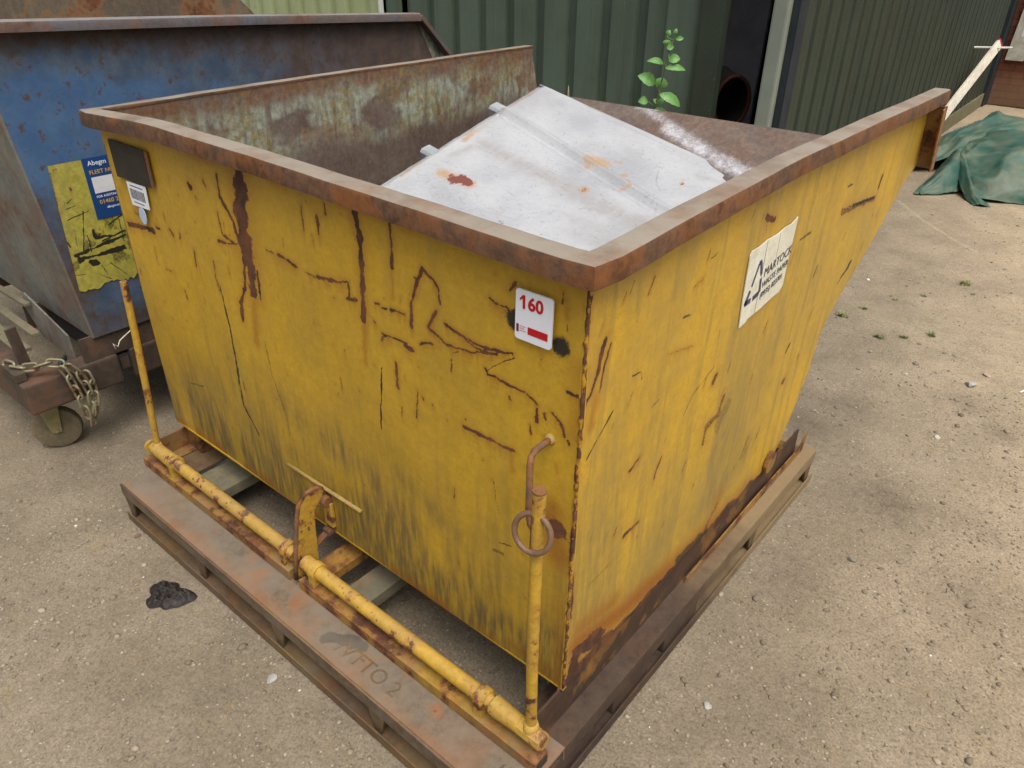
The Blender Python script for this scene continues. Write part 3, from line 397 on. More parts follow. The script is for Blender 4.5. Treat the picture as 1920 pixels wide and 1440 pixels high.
sk(MB().prism([(min(max(a, .014), a+.014), b) for a, b in prof], lambda a, b, t: (t, a, b), -.0105, -.0074), 'inner_face', M['inner_plain'])
sk(MB().box(-W+.009, -.011, .0127, .0148, .256, 1.221), 'inner_face', M['inner_plain'])
# floor and loading lip plate
F = [(.016, .25), (1.04, .25), (1.16, .35), (1.235, .50), (1.275, .63), (1.34, .69), (1.60, .855), (1.885, 1.052)]
sd = np.r_[0, np.cumsum([math.dist(F[i], F[i+1]) for i in range(len(F)-1)])]
nu, nv = 320, 560
gx, gs = np.meshgrid(np.linspace(-W+.008, -.008, nu), np.linspace(0, sd[-1], nv), indexing='ij'); gx = gx.ravel(); gs = gs.ravel()
gy = np.interp(gs, sd, [p[0] for p in F]); gz = np.interp(gs, sd, [p[1] for p in F])+.0015*(fbm(gx*6, gs*6, 3)-.5)
mk = paint(gx, gy, [m for m in MF if m[0] in 'wbh'], chan=dict(w=2, b=0, h=0), halo=0)
mk[:, 0] = np.maximum(mk[:, 0], .5*sstep(.5, .64, fbm(gx*6, gs*6, 4)))
mk[:, 2] = np.maximum(mk[:, 2]*(.55+.5*fbm(gx*30, gy*30, 3)), .22*sstep(.4, .7, fbm(gx*8, gs*8, 4)))
ex = MB(); lo = [(a+.004, b-.006) for a, b in F]
ex.prism(F[::-1][0:1]+[(1.885, 1.046)]+[(a+.006, b-.007) for a, b in F[::-1][1:]]+[(a, b-.0015) for a, b in F[:-1]], lambda a, b, t: (t, a, b-.13), -W+.008, -.008)
gridmesh('floor_plate', np.stack([gx, gy, gz-.13], 1), nu, nv, M['inner'], skip, mk, ex)
# rim flange swept round the three sides, slightly bent
def rz(x, y): return rz0(x, y)+.0006*math.sin(x*13+y*11)+.0004*math.sin(x*37+y*31+1)
def rz0(x, y):
    if y < .001: return float(np.interp(x, [-1.66, -1.25, -.7, 0, .05], [-.006, .014, .008, -.007, -.008]))
    if x > -.5: return float(np.interp(y, [0, .3, .7, 1.2, 1.857], [-.007, .004, .012, .008, 0]))
    return float(np.interp(y, [0, .6, 1.2, 1.857], [-.006, 0, .0, 0]))
path = [(-W, y, 1.24+rz(-W, y)) for y in np.linspace(1.862, .03, 20)]+[(-W+.002, .004, 1.24+rz(-W, 0)), ]
path += [(x, 0, 1.24+rz(x, 0)) for x in np.linspace(-W+.03, -.03, 26)]+[(-.004, .002, 1.24+rz(0, 0))]
path += [(0, y, 1.24+rz(0, y)) for y in np.linspace(.03, 1.915, 26)]
pf = [(-.009, 0), (.031, .0), (.0365, -.0022), (.039, -.008), (.039, -.040), (.0335, -.041), (.033, -.009), (.029, -.006), (-.009, -.006)]
sk(MB().sweep(path, [(u, v) for u, v in pf]), 'rim', M['rim_rust'], smooth=35)
# end flange (channel) at the lip end of the near side, and its twin
for x0 in (.0265, -W-.0265):
    s_ = 1 if x0 > 0 else -1
    sk(MB().beam((x0-s_*.002, 1.866, 1.196), (x0-s_*.002, 1.918, .993), .005, .055, up=(1, 0, 0)).beam((x0+s_*.023, 1.849, 1.194), (x0+s_*.023, 1.901, .993), .034, .005, up=(1, 0, 0)), 'end_flange', M['yellow_bar'], bevel=.001)
# welded rib and corner weld on the back panel
sk(MB().tube([(-.958, -.004, .384), (-.8, -.006, .386), (-.642, -.004, .385)], .0055, 8), 'weld_rib', M['cast'], smooth=True)
sk(MB().tube([(.0005+.0012*math.sin(k*2.1), -.0005, .25+k*.0097) for k in range(100)], [.0032+.0012*math.sin(k*1.7)+.0007*math.sin(k*3.3) for k in range(100)], 7), 'corner_weld', worn('rusty corner weld', 'a87c1e', 'b98a24', th=.47, rsc=16, rough=.6), smooth=True)
# pads, plates, stickers
def rrect(x0, x1, z0, z1, r, n=5, tl=1, tr=1, br=1, bl=1):
    out = []
    for cx, cz, a0, on in ((x1-r, z1-r, 0, tr), (x0+r, z1-r, 90, tl), (x0+r, z0+r, 180, bl), (x1-r, z0+r, 270, br)):
        for k in range(n+1):
            a = math.radians(a0+90*k/n); out.append((cx+r*math.cos(a), cz+r*math.sin(a)))
    return out
pa = lambda a, b, t: (a, t, b-.13)          # back panel frame
pb = lambda a, b, t: (t, a, b-.13)          # side panel frame
bp_ = MB().prism([(-1.560, 1.168), (-1.372, 1.168), (-1.372, 1.072), (-1.558, 1.068)], pa, -.009, -.0045).build('black_plate', M['dark_plate'], skip, bevel=.001)
MB().box(-1.376, -1.358, -.007, -.0035, .944, 1.036).build('plate_edge', M['rust_steel'], skip)
bs = MB().prism([(-1.516, 1.063), (-1.412, 1.066), (-1.418, 1.002), (-1.513, .998)], pa, -.0062, -.0042).build('barcode_sticker', M['sticker'], skip)
mb = MB(); x = -1.504; rr = random.Random(4)
while x < -1.432:
    wd = rr.choice([.003, .0045]); mb.box(x, x+wd, -.0068, -.0063, 1.019-.13, 1.046-.13); x += wd+.0035
mb.box(-1.500, -1.43, -.0068, -.0063, 1.054-.13, 1.0565-.13).box(-1.495, -1.44, -.0068, -.0063, 1.009-.13, 1.0113-.13)
mb.build('barcode', M['black_print'], bs)
MB().prism([(-1.468+.0185*math.cos(t), .975+.0235*math.sin(t)) for t in np.linspace(0, 6.283, 25)[:-1]], pa, -.0062, -.0042).build('oval_sticker', M['pale_blue'], skip)
st = MB().prism([(a+.0+(.002*(b-1.05)/.09), b) for a, b in rrect(-.1405, -.0630, 1.0525, 1.1445, .006)], pa, -.0085, -.0055).build('lot_sticker', M['sticker'], skip)
text('160', .0325, M['red'], st, (-.1290, -.0090, 1.1125-.13), (1, 0, 0), (0, 0, 1), name='lot_number', bold=.0009)
MB().prism([(-.1295, 1.1285), (-.1295, 1.1245), (-.1235, 1.1290), (-.1235, 1.1355)], pa, -.0094, -.0086).build('lot_number_flag', M['red'], st)
MB().box(-.112, -.0700, -.0092, -.0087, 1.067-.13, 1.0805-.13).build('red_block', M['red'], st)
MB().box(-.1365, -.1315, -.0092, -.0087, 1.066-.13, 1.0805-.13).build('maroon_bar', M['dkred'], st)
mb = MB()
for k, wd in enumerate((.013, .010, .014)): mb.box(-.1295, -.1295+wd, -.0091, -.0087, 1.0775-.13-k*.0042, 1.0790-.13-k*.0042)
mb.build('small_print', plain('pink small print', 'c98a9c', 'c98a9c', 5, .5, 0), st)
# torn waste paper sticker on the side
cs = MB().prism([(.604, 1.058), (.612, 1.067), (.648, 1.066), (.690, 1.071), (.745, 1.070), (.790, 1.076), (.818, 1.074), (.853, 1.083), (.850, 1.04), (.844, .97), (.842, .915), (.826, .902), (.780, .900), (.715, .893), (.655, .891), (.640, .885), (.613, .882), (.607, .95)], pb, .0022, .0046).build('company_sticker', M['old_sticker'], skip)
mb = MB()
def barp(a, b, w, m=mb):
    a = np.array(a); b = np.array(b); d = (b-a)/np.linalg.norm(b-a); n = np.array([-d[1], d[0]])*w/2
    m.prism([tuple(a-n), tuple(b-n), tuple(b+n), tuple(a+n)], pb, .0047, .0051)
T, L_, R_ = np.array([.668, 1.026]), np.array([.622, .936]), np.array([.694, .938])
barp(T+(-.004, -.004), L_+(.020, .038), .009); barp(L_+(.016, .030), L_+(-.002, 0), .012)
barp(L_+(-.004, .003), L_+(.028, .003), .013); barp(L_+(.038, .003), R_+(-.002, .006), .013)
barp(R_+(0, .006), R_+(-.006, .042), .011); barp(R_+(-.008, .052), T+(.006, -.004), .011); barp(T+(-.006, -.002), T+(.008, -.002), .011)
mb.build('recycling_logo', M['navy_print'], cs)
ang = math.radians(7); tx = (0, math.cos(ang), math.sin(ang)); ty = (0, -math.sin(ang)+.12, math.cos(ang))
for s, y0, z0, sz in (('MARTOCK', .702, .978, .031), ('WASTE PAPER', .702, .950, .0225), ('(0935) 823701', .702, .925, .0205)):
    text(s, sz, M['black_print'], cs, (.0052, y0, z0-.13), tx, ty, name='sticker_lettering')
MB().box(.00465, .0050, .688, .6895, .893-.13, 1.07-.13).box(.00465, .0049, .758, .759, 1.0-.13, 1.072-.13).build('sticker_crack', M['black_print'], cs)
# latch shaft, collars, levers
y0, z0 = -.106, .204
sk(MB().tube([(-1.50, y0, z0), (-.815, y0, z0)], .0185, 20).tube([(-.775, y0, z0), (-.02, y0, z0)], .0185, 20), 'latch_shaft', M['yellow_small'], smooth=40)
def lathe(x0, x1, r0, r1, name='collar'):
    mb = MB(); xs = [x0, x0+.003, x1-.003, x1]; mb.tube([(x, y0, z0) for x in xs], [r0-.003, r0, r1, r1-.003], 22)
    return sk(mb, name, M['yellow_small'], smooth=40)
for x0, x1 in ((-1.452, -1.428), (-.862, -.838), (-.738, -.712), (-.150, -.122)):
    c = lathe(x0, x1, .0255, .0255); 
    sk(MB().box(x0+.003, x1-.003, y0-.024, y0+.020, .163, .200), 'collar_foot', M['yellow_small'], bevel=.002)
lathe(-1.575, -1.462, .021, .023, 'shaft_sleeve'); lathe(-.108, -.030, .0235, .0195, 'shaft_sleeve'); lathe(-.775, -.745, .021, .021, 'shaft_sleeve')
sk(MB().tube([(-.03, y0, z0), (.030, y0-.001, z0-.001), (.0345, y0-.001, z0-.001)], [.0205, .0205, .016], 10), 'shaft_end', M['yellow_small'], smooth=30)
sk(MB().tube([(-1.585, y0-.006, z0+.006), (-1.575, y0-.006, z0+.006)], .022, 12), 'shaft_end', M['yellow_small'], smooth=30)
sk(MB().tube([(-1.555, -.103, .212), (-1.545, -.094, .40), (-1.530, -.086, .62), (-1.520, -.082, .792)], .0105, 14), 'lever_rod', M['yellow_small'], smooth=50)
rod = sk(MB().tube([(-.005, -.103, .215), (-.001, -.112, .42), (.003, -.117, .62), (.0085, -.120, .862)], .0118, 16), 'lever_rod', M['yellow_small'], smooth=50)
sk(MB().tube([(.0085, -.120, .862), (.0085, -.120, .866)], .0123, 16), 'rod_cap', M['rust_steel'], smooth=50)
sk(MB().tube([(.0022, -.116, .72), (.0066, -.119, .815)], .0123, 16), 'rod_rust_sleeve', M['rust_steel'], smooth=50)
for x, yy in ((-.003, -.104),): sk(MB().tube([(x-.002, yy, .2), (x, yy-.001, .236)], [.022, .0145], 14), 'rod_weld', M['yellow_small'], smooth=True)
sk(MB().tube([(-1.556, -.103, .2), (-1.554, -.103, .232)], [.021, .013], 14), 'rod_weld', M['yellow_small'], smooth=True)
# pin bar and ring
sk(MB().tube([(-.061, .004, .873), (-.058, -.02, .876), (-.050, -.060, .884), (-.045, -.076, .882), (-.0425, -.082, .868), (-.041, -.084, .82), (-.040, -.086, .77), (-.034, -.088, .748), (-.024, -.09, .742)], .0062, 12), 'pin_bar', M['rust_steel'], smooth=True)
sk(MB().tube([(-.061, .0, .873), (-.0605, -.010, .874)], [.013, .008], 12), 'pin_weld', M['cast'], smooth=True)
rc = Vector((.004, -.130, .7775)); ru = Vector((.94, .10, -.02)).normalized(); rv = Vector((.05, .20, .97)).normalized()
sk(MB().tube([rc+ru*(.0355*math.cos(t))+rv*(.0375*math.sin(t)) for t in np.linspace(0, 2*math.pi, 41)[:-1]], .0054, 10, closed=True), 'hanging_ring', worn('grey brown ring steel', '6f5542', '604838', th=.6, rough=.55, rsc=20), smooth=True)
# central catch: plate with a hooked top and pin
hx = -.790
hp = [(-.131, .150), (-.060, .150), (-.052, .30), (-.047, .345), (-.020, .345), (-.004, .335), (.0, .352), (-.006, .378), (-.022, .396), (-.045, .402), (-.068, .396), (-.088, .375), (-.100, .33), (-.118, .24)]
sk(MB().prism(hp, lambda a, b, t: (t, a, b), hx-.006, hx+.006), 'catch_plate', M['yellow_small'], bevel=.0015)
edge = [(-.131, .150), (-.118, .24), (-.100, .33), (-.088, .375), (-.068, .396), (-.045, .402), (-.022, .396), (-.006, .378)]
sk(MB().tube([(hx, a-.001, b+.001) for a, b in edge], .0068, 8), 'catch_edge', M['rust_steel'], smooth=True)
sk(MB().tube([(hx-.004, -.012, .352), (hx+.022, -.012, .352)], .0165, 14), 'catch_pin', M['rust_steel'], smooth=40)
sk(MB().box(-.80, -.765, -.012, .0, .262, .345), 'catch_block', M['yellow_small'], bevel=.003)
sk(MB().box(-.802, -.775, -.022, .002, .236, .250).beam((-.79, -.02, .238), (-.80, -.055, .212), .022, .004), 'catch_spring', M['rust_steel'], bevel=.001)
# base frame
sk(MB().box(-1.612, -.818, -.137, -.092, .1305, .1635), 'front_bar', M['yellow_bar'], bevel=.0025)
sk(MB().box(-.772, .034, -.137, -.092, .1305, .1635), 'front_bar', M['yellow_bar'], bevel=.0025)
sk(MB().box(.0345, .0365, -.131, -.098, .136, .158), 'bar_end', M['dark_plate'])
for x0, x1, n in ((-1.612, -1.606, 'l'), (-.012, -.006, 'r')):
    sk(MB().box(x0, x1, -.0915, 1.33, .1310, .205 if n == 'l' else .232).box(x0, x0+(.05 if n == 'l' else -.04), -.0915, 1.33, .1310, .136), 'side_rail', M['yellow_bar'] if n == 'l' else M['rail_dark'], bevel=.001)
sk(MB().prism([(-.05, .131), (.22, .131), (.12, .236), (-.0, .240)], lambda a, b, t: (t, a, b), -.0125, -.0085), 'corner_gusset', M['rust_steel'])
sk(MB().prism([(.55, .131), (1.37, .131), (1.385, .20), (1.372, .20), (1.33, .162), (.95, .162), (.56, .150)], lambda a, b, t: (t, a, b), .0042, .0082), 'pivot_strip', M['yellow_bar'], bevel=.001)
sk(MB().box(-.06, -.02, 1.09, 1.18, .15, .24), 'pivot_lug', M['dark_plate'])
sk(MB().tube([(.0042, 1.040, .268), (.014, 1.040, .268)], .036, 22), 'pivot_disc', M['yellow_bar'], smooth=40)
sk(MB().prism([(1.0, .131), (1.25, .131), (1.12, .26), (1.0, .26)], lambda a, b, t: (t, a, b), -W+.0, -W+.008), 'pivot_bracket', M['yellow_bar'])
sk(MB().box(-1.60, -.02, 1.28, 1.33, .1315, .165), 'rear_bar', M['yellow_bar'], bevel=.002)
sk(MB().box(-.792, -.722, -.0915, 1.28, .1312, .160), 'centre_channel', M['yellow_bar'], bevel=.002)
sk(MB().box(-1.60, -1.53, .02, .09, .1312, .235), 'stop_block', M['yellow_bar'], bevel=.002)

# ---------------------------------------------------------------- steel pallet
pal = thing('steel_pallet', 'low dusty brown steel pallet under the yellow tipping skip', 'pallet', (-.765, .585, 0))
def pl(mb, name, mat, **k):
    mb.v = [(x+.765, y-.585, z) for x, y, z in mb.v]; return mb.build(name, mat, pal, **k)
X0, X1, Y0, Y1 = -1.575, .045, -.239, 1.411
# front deck board: grid top with wear marks
nu, nv = 540, 66
gx, gy = np.meshgrid(np.linspace(X0, X1, nu), np.linspace(Y0, -.045, nv), indexing='ij'); gx = gx.ravel(); gy = gy.ravel()
mk = paint(gx, gy, [('b', [(-.585, -.19), (-.55, -.165), (-.50, -.15)], .045, .75), ('s', [(-.62, -.17)], .03, .5), ('h', [(-.235, -.16), (-.225, -.165)], .022, 1), ('r', [(-.232, -.165)], .012, .8), ('s', [(-.15, -.12)], .02, .5), ('b', [(-.47, -.18), (-.462, -.178)], .012, .6), ('b', [(-.03, -.20), (-.028, -.16)], .016, .6), ('s', [(-.9, -.12), (-.7, -.14)], .02, .3)], halo=.3)
mk[:, 1] = np.maximum(mk[:, 1], .55*sstep(-.19, -.236, gy+.06*(fbm(gx*7, gy*7, 3)-.5)))
mk[:, 1] = np.maximum(mk[:, 1], .6*sstep(.56, .66, fbm(gx*9+4, gy*9, 4)))
mk[:, 1] = np.maximum(mk[:, 1], .7*sstep(-.24, .04, gx)*sstep(.38, .6, fbm(gx*6+14, gy*6, 4)))
gz = .1300+.0012*(fbm(gx*8, gy*12, 3)-.5)
ex = MB().box(X0, X1, Y0, -.045, .1232, .1288); ex.box(X0, X1, Y0, Y0+.005, .088, .1230); ex.box(X0, X1, -.050, -.045, .088, .1230)
ex.v = [(x+.765, y-.585, z) for x, y, z in ex.v]
gridmesh('front_deck_channel', np.stack([gx+.765, gy-.585, gz], 1), nu, nv, M['pallet'], pal, mk, ex)
pl(MB().tube([(X0, Y0+.003, .1275), (-1.1, Y0+.0025, .1272), (-.6, Y0+.0035, .1268), (X1, Y0+.003, .1275)], .0042, 8), 'front_edge', M['pallet_p'], smooth=True)
for xa, xb, mt in ((X1-.125, X1, 'pallet_dark'), (X0, X0+.125, 'pallet')):
    pl(MB().box(xa, xb, -.0445, Y1, .1235, .1295).box(xb-.005 if mt == 'pallet_dark' else xa, xb if mt == 'pallet_dark' else xa+.005, -.0445, Y1, .082, .1233), 'side_deck_channel', M['pallet_dark'] if mt == 'pallet_dark' else M['pallet_p'], bevel=.0015)
pl(MB().box(X0+.126, X1-.126, Y1-.12, Y1, .1232, .1292), 'rear_deck_channel', M['pallet_p'])
for xa, xb in ((-1.432, -1.302), (-.682, -.596)):
    pl(MB().box(xa, xb, -.0445, Y1-.1205, .090, .1285), 'cross_beam', M['grey_beam'], bevel=.003)
# bottom runners
pl(MB().box(X0+.01, X1, Y0-.008, Y0+.12, .0, .012).box(X0+.01, X1, Y0-.008, Y0-.004, .0123, .030), 'bottom_runner', M['pallet_p'], bevel=.001)
pl(MB().box(X1-.11, X1+.006, Y0+.1205, Y1, .0, .012).box(X1+.002, X1+.006, Y0+.1205, Y1, .0123, .030), 'bottom_runner', M['pallet_dark'], bevel=.001)
pl(MB().box(X0+.01, X0+.12, Y0+.1205, Y1, .0, .012), 'bottom_runner', M['pallet_p'], bevel=.001)
pl(MB().box(X0+.1205, X1-.1105, Y1-.11, Y1, .0, .012), 'bottom_runner', M['pallet_p'], bevel=.001)
# struts between runners and deck
def strut(x, y, ax):
    d = .045
    if ax == 'x': poly = [(x-.012, .012), (x+.012, .012), (x+.03, .0879), (x-.03, .0879)]; mb = MB().prism(poly, lambda a, b, t: (a, t, b), y, y+.006); mb.box(x-.004, x+.004, y+.0062, y+.07, .0125, .0878)
    else: poly = [(y-.012, .012), (y+.012, .012), (y+.03, .0879), (y-.03, .0879)]; mb = MB().prism(poly, lambda a, b, t: (t, a, b), x-.006, x); mb.box(x-.07, x-.0062, y-.004, y+.004, .0125, .0878)
    pl(mb, 'strut', M['pallet_p'])
for x in (-1.55, -1.13, -.75, -.36, .0): strut(x, Y0+.004, 'x')
for a, b in ((-.115, .085), (.165, .325), (.405, .585)): pl(MB().box(X1-.05, X1-.006, a, b, .0123, .0878), 'spacer_block', M['pallet_dark'], bevel=.004)
for y in (.93, 1.375): strut(X1-.003, y, 'y')
for y in (.3, .93, 1.375): strut(X0+.1, y, 'y')
for x in (-1.5, -.75, -.05): strut(x, Y1-.08, 'x')
text('/VTTO 2', .058, M['pallet_p'], pal, (-.545+.765, -.205-.585, .1300), (1, 0, 0), (0, 1, 0), ext=.0006, name='raised_lettering')

# ---------------------------------------------------------------- white sheet lying in the skip
SA = Vector((-1.45, 1.7221, 1.1187)); SU = Vector((.97469, .0024, -.22356)).normalized(); SN = Vector((.218, -.23213, .94794)).normalized(); SV = SU.cross(SN) if (SU.cross(SN)).y < 0 else SN.cross(SU)
def sheetmat():
    n = NT('scuffed white paint on steel'); R, G, B_, A = n.attr()
    col = n.mix(n.step(n.noise(4, 6, .6), .35, .7), C('a6a7a9'), C('929498'))
    d = n.step(n.noise(34, 9, .8), .52, .68); m = n.step(n.noise(4.4, 5, .65), .40, .62)
    col = n.mix(n.math('MULTIPLY', n.math('MULTIPLY', d, m), .8), col, C('8d867c'))
    col = n.mix(n.math('MULTIPLY', n.step(n.noise(80, 5, .75), .60, .68), .8), col, C('7b7268'))
    col = n.mix(n.step(n.noise(2.2, 6, .7, None, .4), .45, .7, 0, .35), col, C('8f8d8c')); col = n.mix(.35, col, n.mix(n.noise(65, 6, .8), (.25, .25, .25, 1), (.75, .75, .75, 1)), 'OVERLAY')
    scr = n.step(n.noise(1., 4, .7, n.map((60, 7, 30), (0, 0, .7))), .66, .70)
    col = n.mix(n.math('MULTIPLY', scr, .35), col, C('a8a49c'))
    col = n.mix(n.math('MULTIPLY', A, n.step(n.noise(35, 5, .7), .3, .6, .45, 1.)), col, C('918e8c'))
    j = n.noise(95, 8, .85)
    g = n.step(n.math('ADD', G, n.math('MULTIPLY', n.math('SUBTRACT', j, .5), 2.2)), .35, .95)
    col = n.mix(n.math('MULTIPLY', g, .75), col, n.mix(n.noise(60, 3, .6), C('96703f'), C('ab8a62')))
    r = n.step(n.math('ADD', R, n.math('MULTIPLY', n.math('SUBTRACT', j, .5), 2.4)), .45, .8)
    col = n.mix(r, col, C('6c3a30')); col = n.mix(n.math('MULTIPLY', B_, .7), col, C('5c4c44'))
    n.bump(n.noise(30, 6, .7), .25, .002)
    return n.fin(col, .42, 0, .4)
M['sheet'] = sheetmat()
LW, LV = .954, 1.19
nu, nv = 400, 460
gu, gv = np.meshgrid(np.linspace(0, 1, nu), np.linspace(0, LV, nv), indexing='ij'); gu = gu.ravel(); gv = gv.ravel()
eu = np.interp(gv, [0, .5, .95, LV], [0, .022, .054, .07])+.004*(vn(gv*22, gv*0)-.5); gU = eu+gu*(LW-eu)
mk = paint(gU, gv, [(k, p, w*(2.3 if k in 'hg' else 2.1 if k == 'r' else 1), s) for k, p, w, s in MS], halo=0)
# stray debris, straw and stains
rs2 = np.random.RandomState(11)
bits = []
for _ in range(330):
    a = rs2.uniform(.05, .93); b = rs2.uniform(.1, 1.1); t = rs2.uniform(0, 3.14); L = rs2.uniform(.004, .03); bend = rs2.uniform(-.006, .006)
    bits.append(('b', [(a, b), (a+.5*L*math.cos(t)+bend, b+.5*L*math.sin(t)), (a+L*math.cos(t), b+L*math.sin(t))], .0011, rs2.uniform(.3, .8)))
mk = np.maximum(mk, paint(gU, gv, bits, halo=0))
edge = sstep(.035, .0, gU-eu)*sstep(.4, .6, fbm(gU*30, gv*14, 4)); mk[:, 3] = np.maximum(mk[:, 3], .7*edge); mk[:, 1] = np.maximum(mk[:, 1], .5*edge*sstep(.5, .6, fbm(gU*20+4, gv*10, 3)))
rid = lambda c, w: np.exp(-((gv-c)/w)**2)
gh = -.014*rid(.30+.075*gU, .020)*0
gc = .268+.12*gU                                  # the pressed valley and fold
gh = -.012*np.exp(-((gv-gc-.016)/.016)**2)+.009*np.exp(-((gv-gc+.020)/.011)**2)
gh += .006*np.exp(-((gv-.030-.02*gU)/.014)**2)*sstep(.3, .6, gU)-.004*np.exp(-((gv-.056)/.01)**2)*sstep(.4, .7, gU)
gh += .006*(fbm(gU*4, gv*4, 3)-.5)+.002*(fbm(gU*14, gv*14, 3)-.5)
gh -= .012*sstep(.03, 0, gU-eu)
P3 = np.array(SA)[None]+gU[:, None]*np.array(SU)+gv[:, None]*np.array(SV)+gh[:, None]*np.array(SN)
sheet = thing('steel_door_panel', 'scuffed white steel door panel with brown rust spots lying inside the yellow skip', 'panel', tuple(SA))
P3 = P3-np.array(SA)[None]
def sq(u, v, h): return tuple(SU*u+SV*v+SN*h)
ex = MB(); th = -.016
ex.add([sq(0, 0, -.008), sq(LW, 0, -.006), sq(LW, LV, -.006), sq(.07, LV, -.008), sq(0, 0, th), sq(LW, 0, th), sq(LW, LV, th), sq(.07, LV, th)],
       [(0, 1, 5, 4), (1, 2, 6, 5), (2, 3, 7, 6), (3, 0, 4, 7), (4, 5, 6, 7)])
sh_ = gridmesh('panel_skin', P3, nu, nv, M['sheet'], sheet, mk, ex, flip=SU.cross(SV).dot(SN) < 0)
# folded side lip on the right and rolled far edge
MB().tube([sq(LW-.002, 0, -.004), sq(LW-.001, .1, -.006), sq(LW-.003, .6, -.005), sq(LW-.002, LV, -.005)], .006, 8).tube([sq(0, .002, -.006), sq(.5, .001, -.003), sq(LW, 0, -.003)], .005, 8).build('folded_edge', M['sheet'], sheet, smooth=True)
galv = plain('dull galvanised rib', '9ba0a4', '888d90', 20, .5, .15)
for vv, uu in ((.249, .008), (.655, .037)):
    mb = MB(); a = -.050; prof = [(-.030, -.030), (-.030, .004), (-.022, .014), (.016, .014), (.026, .004), (.026, -.030)]
    mb.prism(prof, lambda p, q, t: tuple(SU*t+SV*(vv+p-.004)+SN*(q-.022)), uu+a, .90)
    mb.build('stiffening_rib', galv, sheet, bevel=.003)

# ---------------------------------------------------------------- ground
def groundmat():
    n = NT('packed dirt and gravel')
    xyz = n.sep()
    big = n.noise(.55, 5, .6); mid = n.noise(3.2, 7, .62); fine = n.noise(38, 8, .72)
    tan = n.mix(n.step(mid, .35, .65), C('978870'), C('a5947b')); grey = n.mix(n.step(mid, .35, .68), C('776c5b'), C('867a68'))
    g = n.math('ADD', xyz[0], n.math('MULTIPLY', xyz[1], .28))        # drier, paler soil towards the far right
    col = n.mix(n.step(n.math('ADD', g, n.math('MULTIPLY', big, 1.4)), .9, 2.4), grey, tan)
    col = n.mix(n.step(n.noise(2.1, 6, .65), .55, .72, 0, .5), col, C('74685a'))
    col = n.mix(n.step(n.noise(7.5, 6, .65), .58, .7, 0, .35), col, C('8a7754'))
    col = n.mix(.65, col, n.mix(fine, (.26, .26, .26, 1), (.74, .74, .74, 1)), 'OVERLAY')
    col = n.mix(.6, col, n.mix(n.step(n.noise(150, 5, .8), .3, .7), (.22, .22, .22, 1), (.76, .76, .76, 1)), 'OVERLAY')
    v = n.vor(95, out='Color'); vd = n.vor(95)
    pv = n.sep(v)
    keep = n.math('MULTIPLY', n.math('GREATER_THAN', pv[0], .80), n.step(vd, .42, .34))
    col = n.mix(n.math('MULTIPLY', keep, .4), col, n.mix(pv[1], C('544c40'), C('8a7f6c')))
    v2 = n.vor(210, out='Color'); p2 = n.sep(v2)
    col = n.mix(n.math('MULTIPLY', n.math('GREATER_THAN', p2[0], .996), .6), col, C('b8b0a2'))
    col = n.mix(n.math('MULTIPLY', n.math('GREATER_THAN', p2[1], .965), .35), col, C('4b443b'))
    R, G, B_, A = n.attr()
    col = n.mix(n.math('MULTIPLY', B_, n.step(n.noise(24, 6, .7), .3, .65, .3, 1.)), col, C('4a4138'))
    col = n.mix(n.math('MULTIPLY', R, .6), col, C('c0b294'))
    col = n.mix(n.math('MULTIPLY', G, n.step(n.noise(60, 4, .7), .45, .6)), col, C('5b6a3c'))
    h = n.math('ADD', n.math('MULTIPLY', n.noise(60, 8, .75), 1.), n.math('ADD', n.math('MULTIPLY', keep, .35), n.math('MULTIPLY', n.noise(14, 5, .6), 1.3)))
    n.bump(h, .55, .006)
    return n.fin(col, .92, 0, .2)
M['ground'] = groundmat()
xs = np.concatenate([[-400, -150, -60, -25, -12, -8], np.linspace(-5.2, 2.6, 560), [4, 7, 12, 25, 60, 150, 400]])
ys = np.concatenate([[-400, -150, -60, -20, -8, -4], np.linspace(-1.8, 6.5, 520), np.linspace(6.6, 11, 60), [14, 20, 60, 150, 400]])
gx, gy = np.meshgrid(xs, ys, indexing='ij'); nu, nv = gx.shape; gx = gx.ravel(); gy = gy.ravel()
near = sstep(9, 5, np.abs(gx+1))*sstep(14, 9, np.abs(gy-1))
gz = near*(.030*(fbm(gx*.7, gy*.7, 3)-.5)+.012*(fbm(gx*4, gy*4, 4)-.5)+.006*(fbm(gx*26, gy*26, 4)-.5))
gz -= .006
flat = sstep(.35, .0, np.maximum(np.maximum(-1.7-gx, gx-.05), np.maximum(-.25-gy, gy-1.45)))   # settled soil under the pallet
gz = gz*(1-.75*flat)-.004*flat
wood = [('g', [(.0, 1.85), (.12, 2.2)], .4, 1)]
mk = paint(gx, gy, [('s', [(.30, 1.45)], .2, .6), ('s', [(.15, .9)], .12, .35), ('s', [(.25, .3)], .14, .25), ('s', [(-.75, -.5)], .3, .2), ('s', [(.6, 1.2)], .14, .35), ('s', [(-.02, 2.0)], .14, .55), ('s', [(-.1, 1.75)], .12, .5), ('s', [(.5, 2.2)], .08, .5), ('s', [(.36, 2.35)], .1, .4), ('s', [(-1.2, -.33)], .12, .25), ('r', [(-.72, 5.1), (-.45, 4.75), (-.22, 4.50), (-.04, 4.34)], .022, .5), ('s', [(-2.0, -.15)], .25, .35), ('h', [(-.2, 2.9)], .12, .3), ('h', [(.05, 3.0)], .2, .25), ('h', [(-.33, 3.0)], .12, .4)], halo=0)
gr = gridmesh('ground', np.stack([gx, gy, gz], 1), nu, nv, M['ground'], None, mk); tag(gr, kind='structure')
def gh_at(x, y):
    i = int(np.clip(np.searchsorted(xs, x), 1, nu-1)); j = int(np.clip(np.searchsorted(ys, y), 1, nv-1))
    return float(gz.reshape(nu, nv)[i, j])
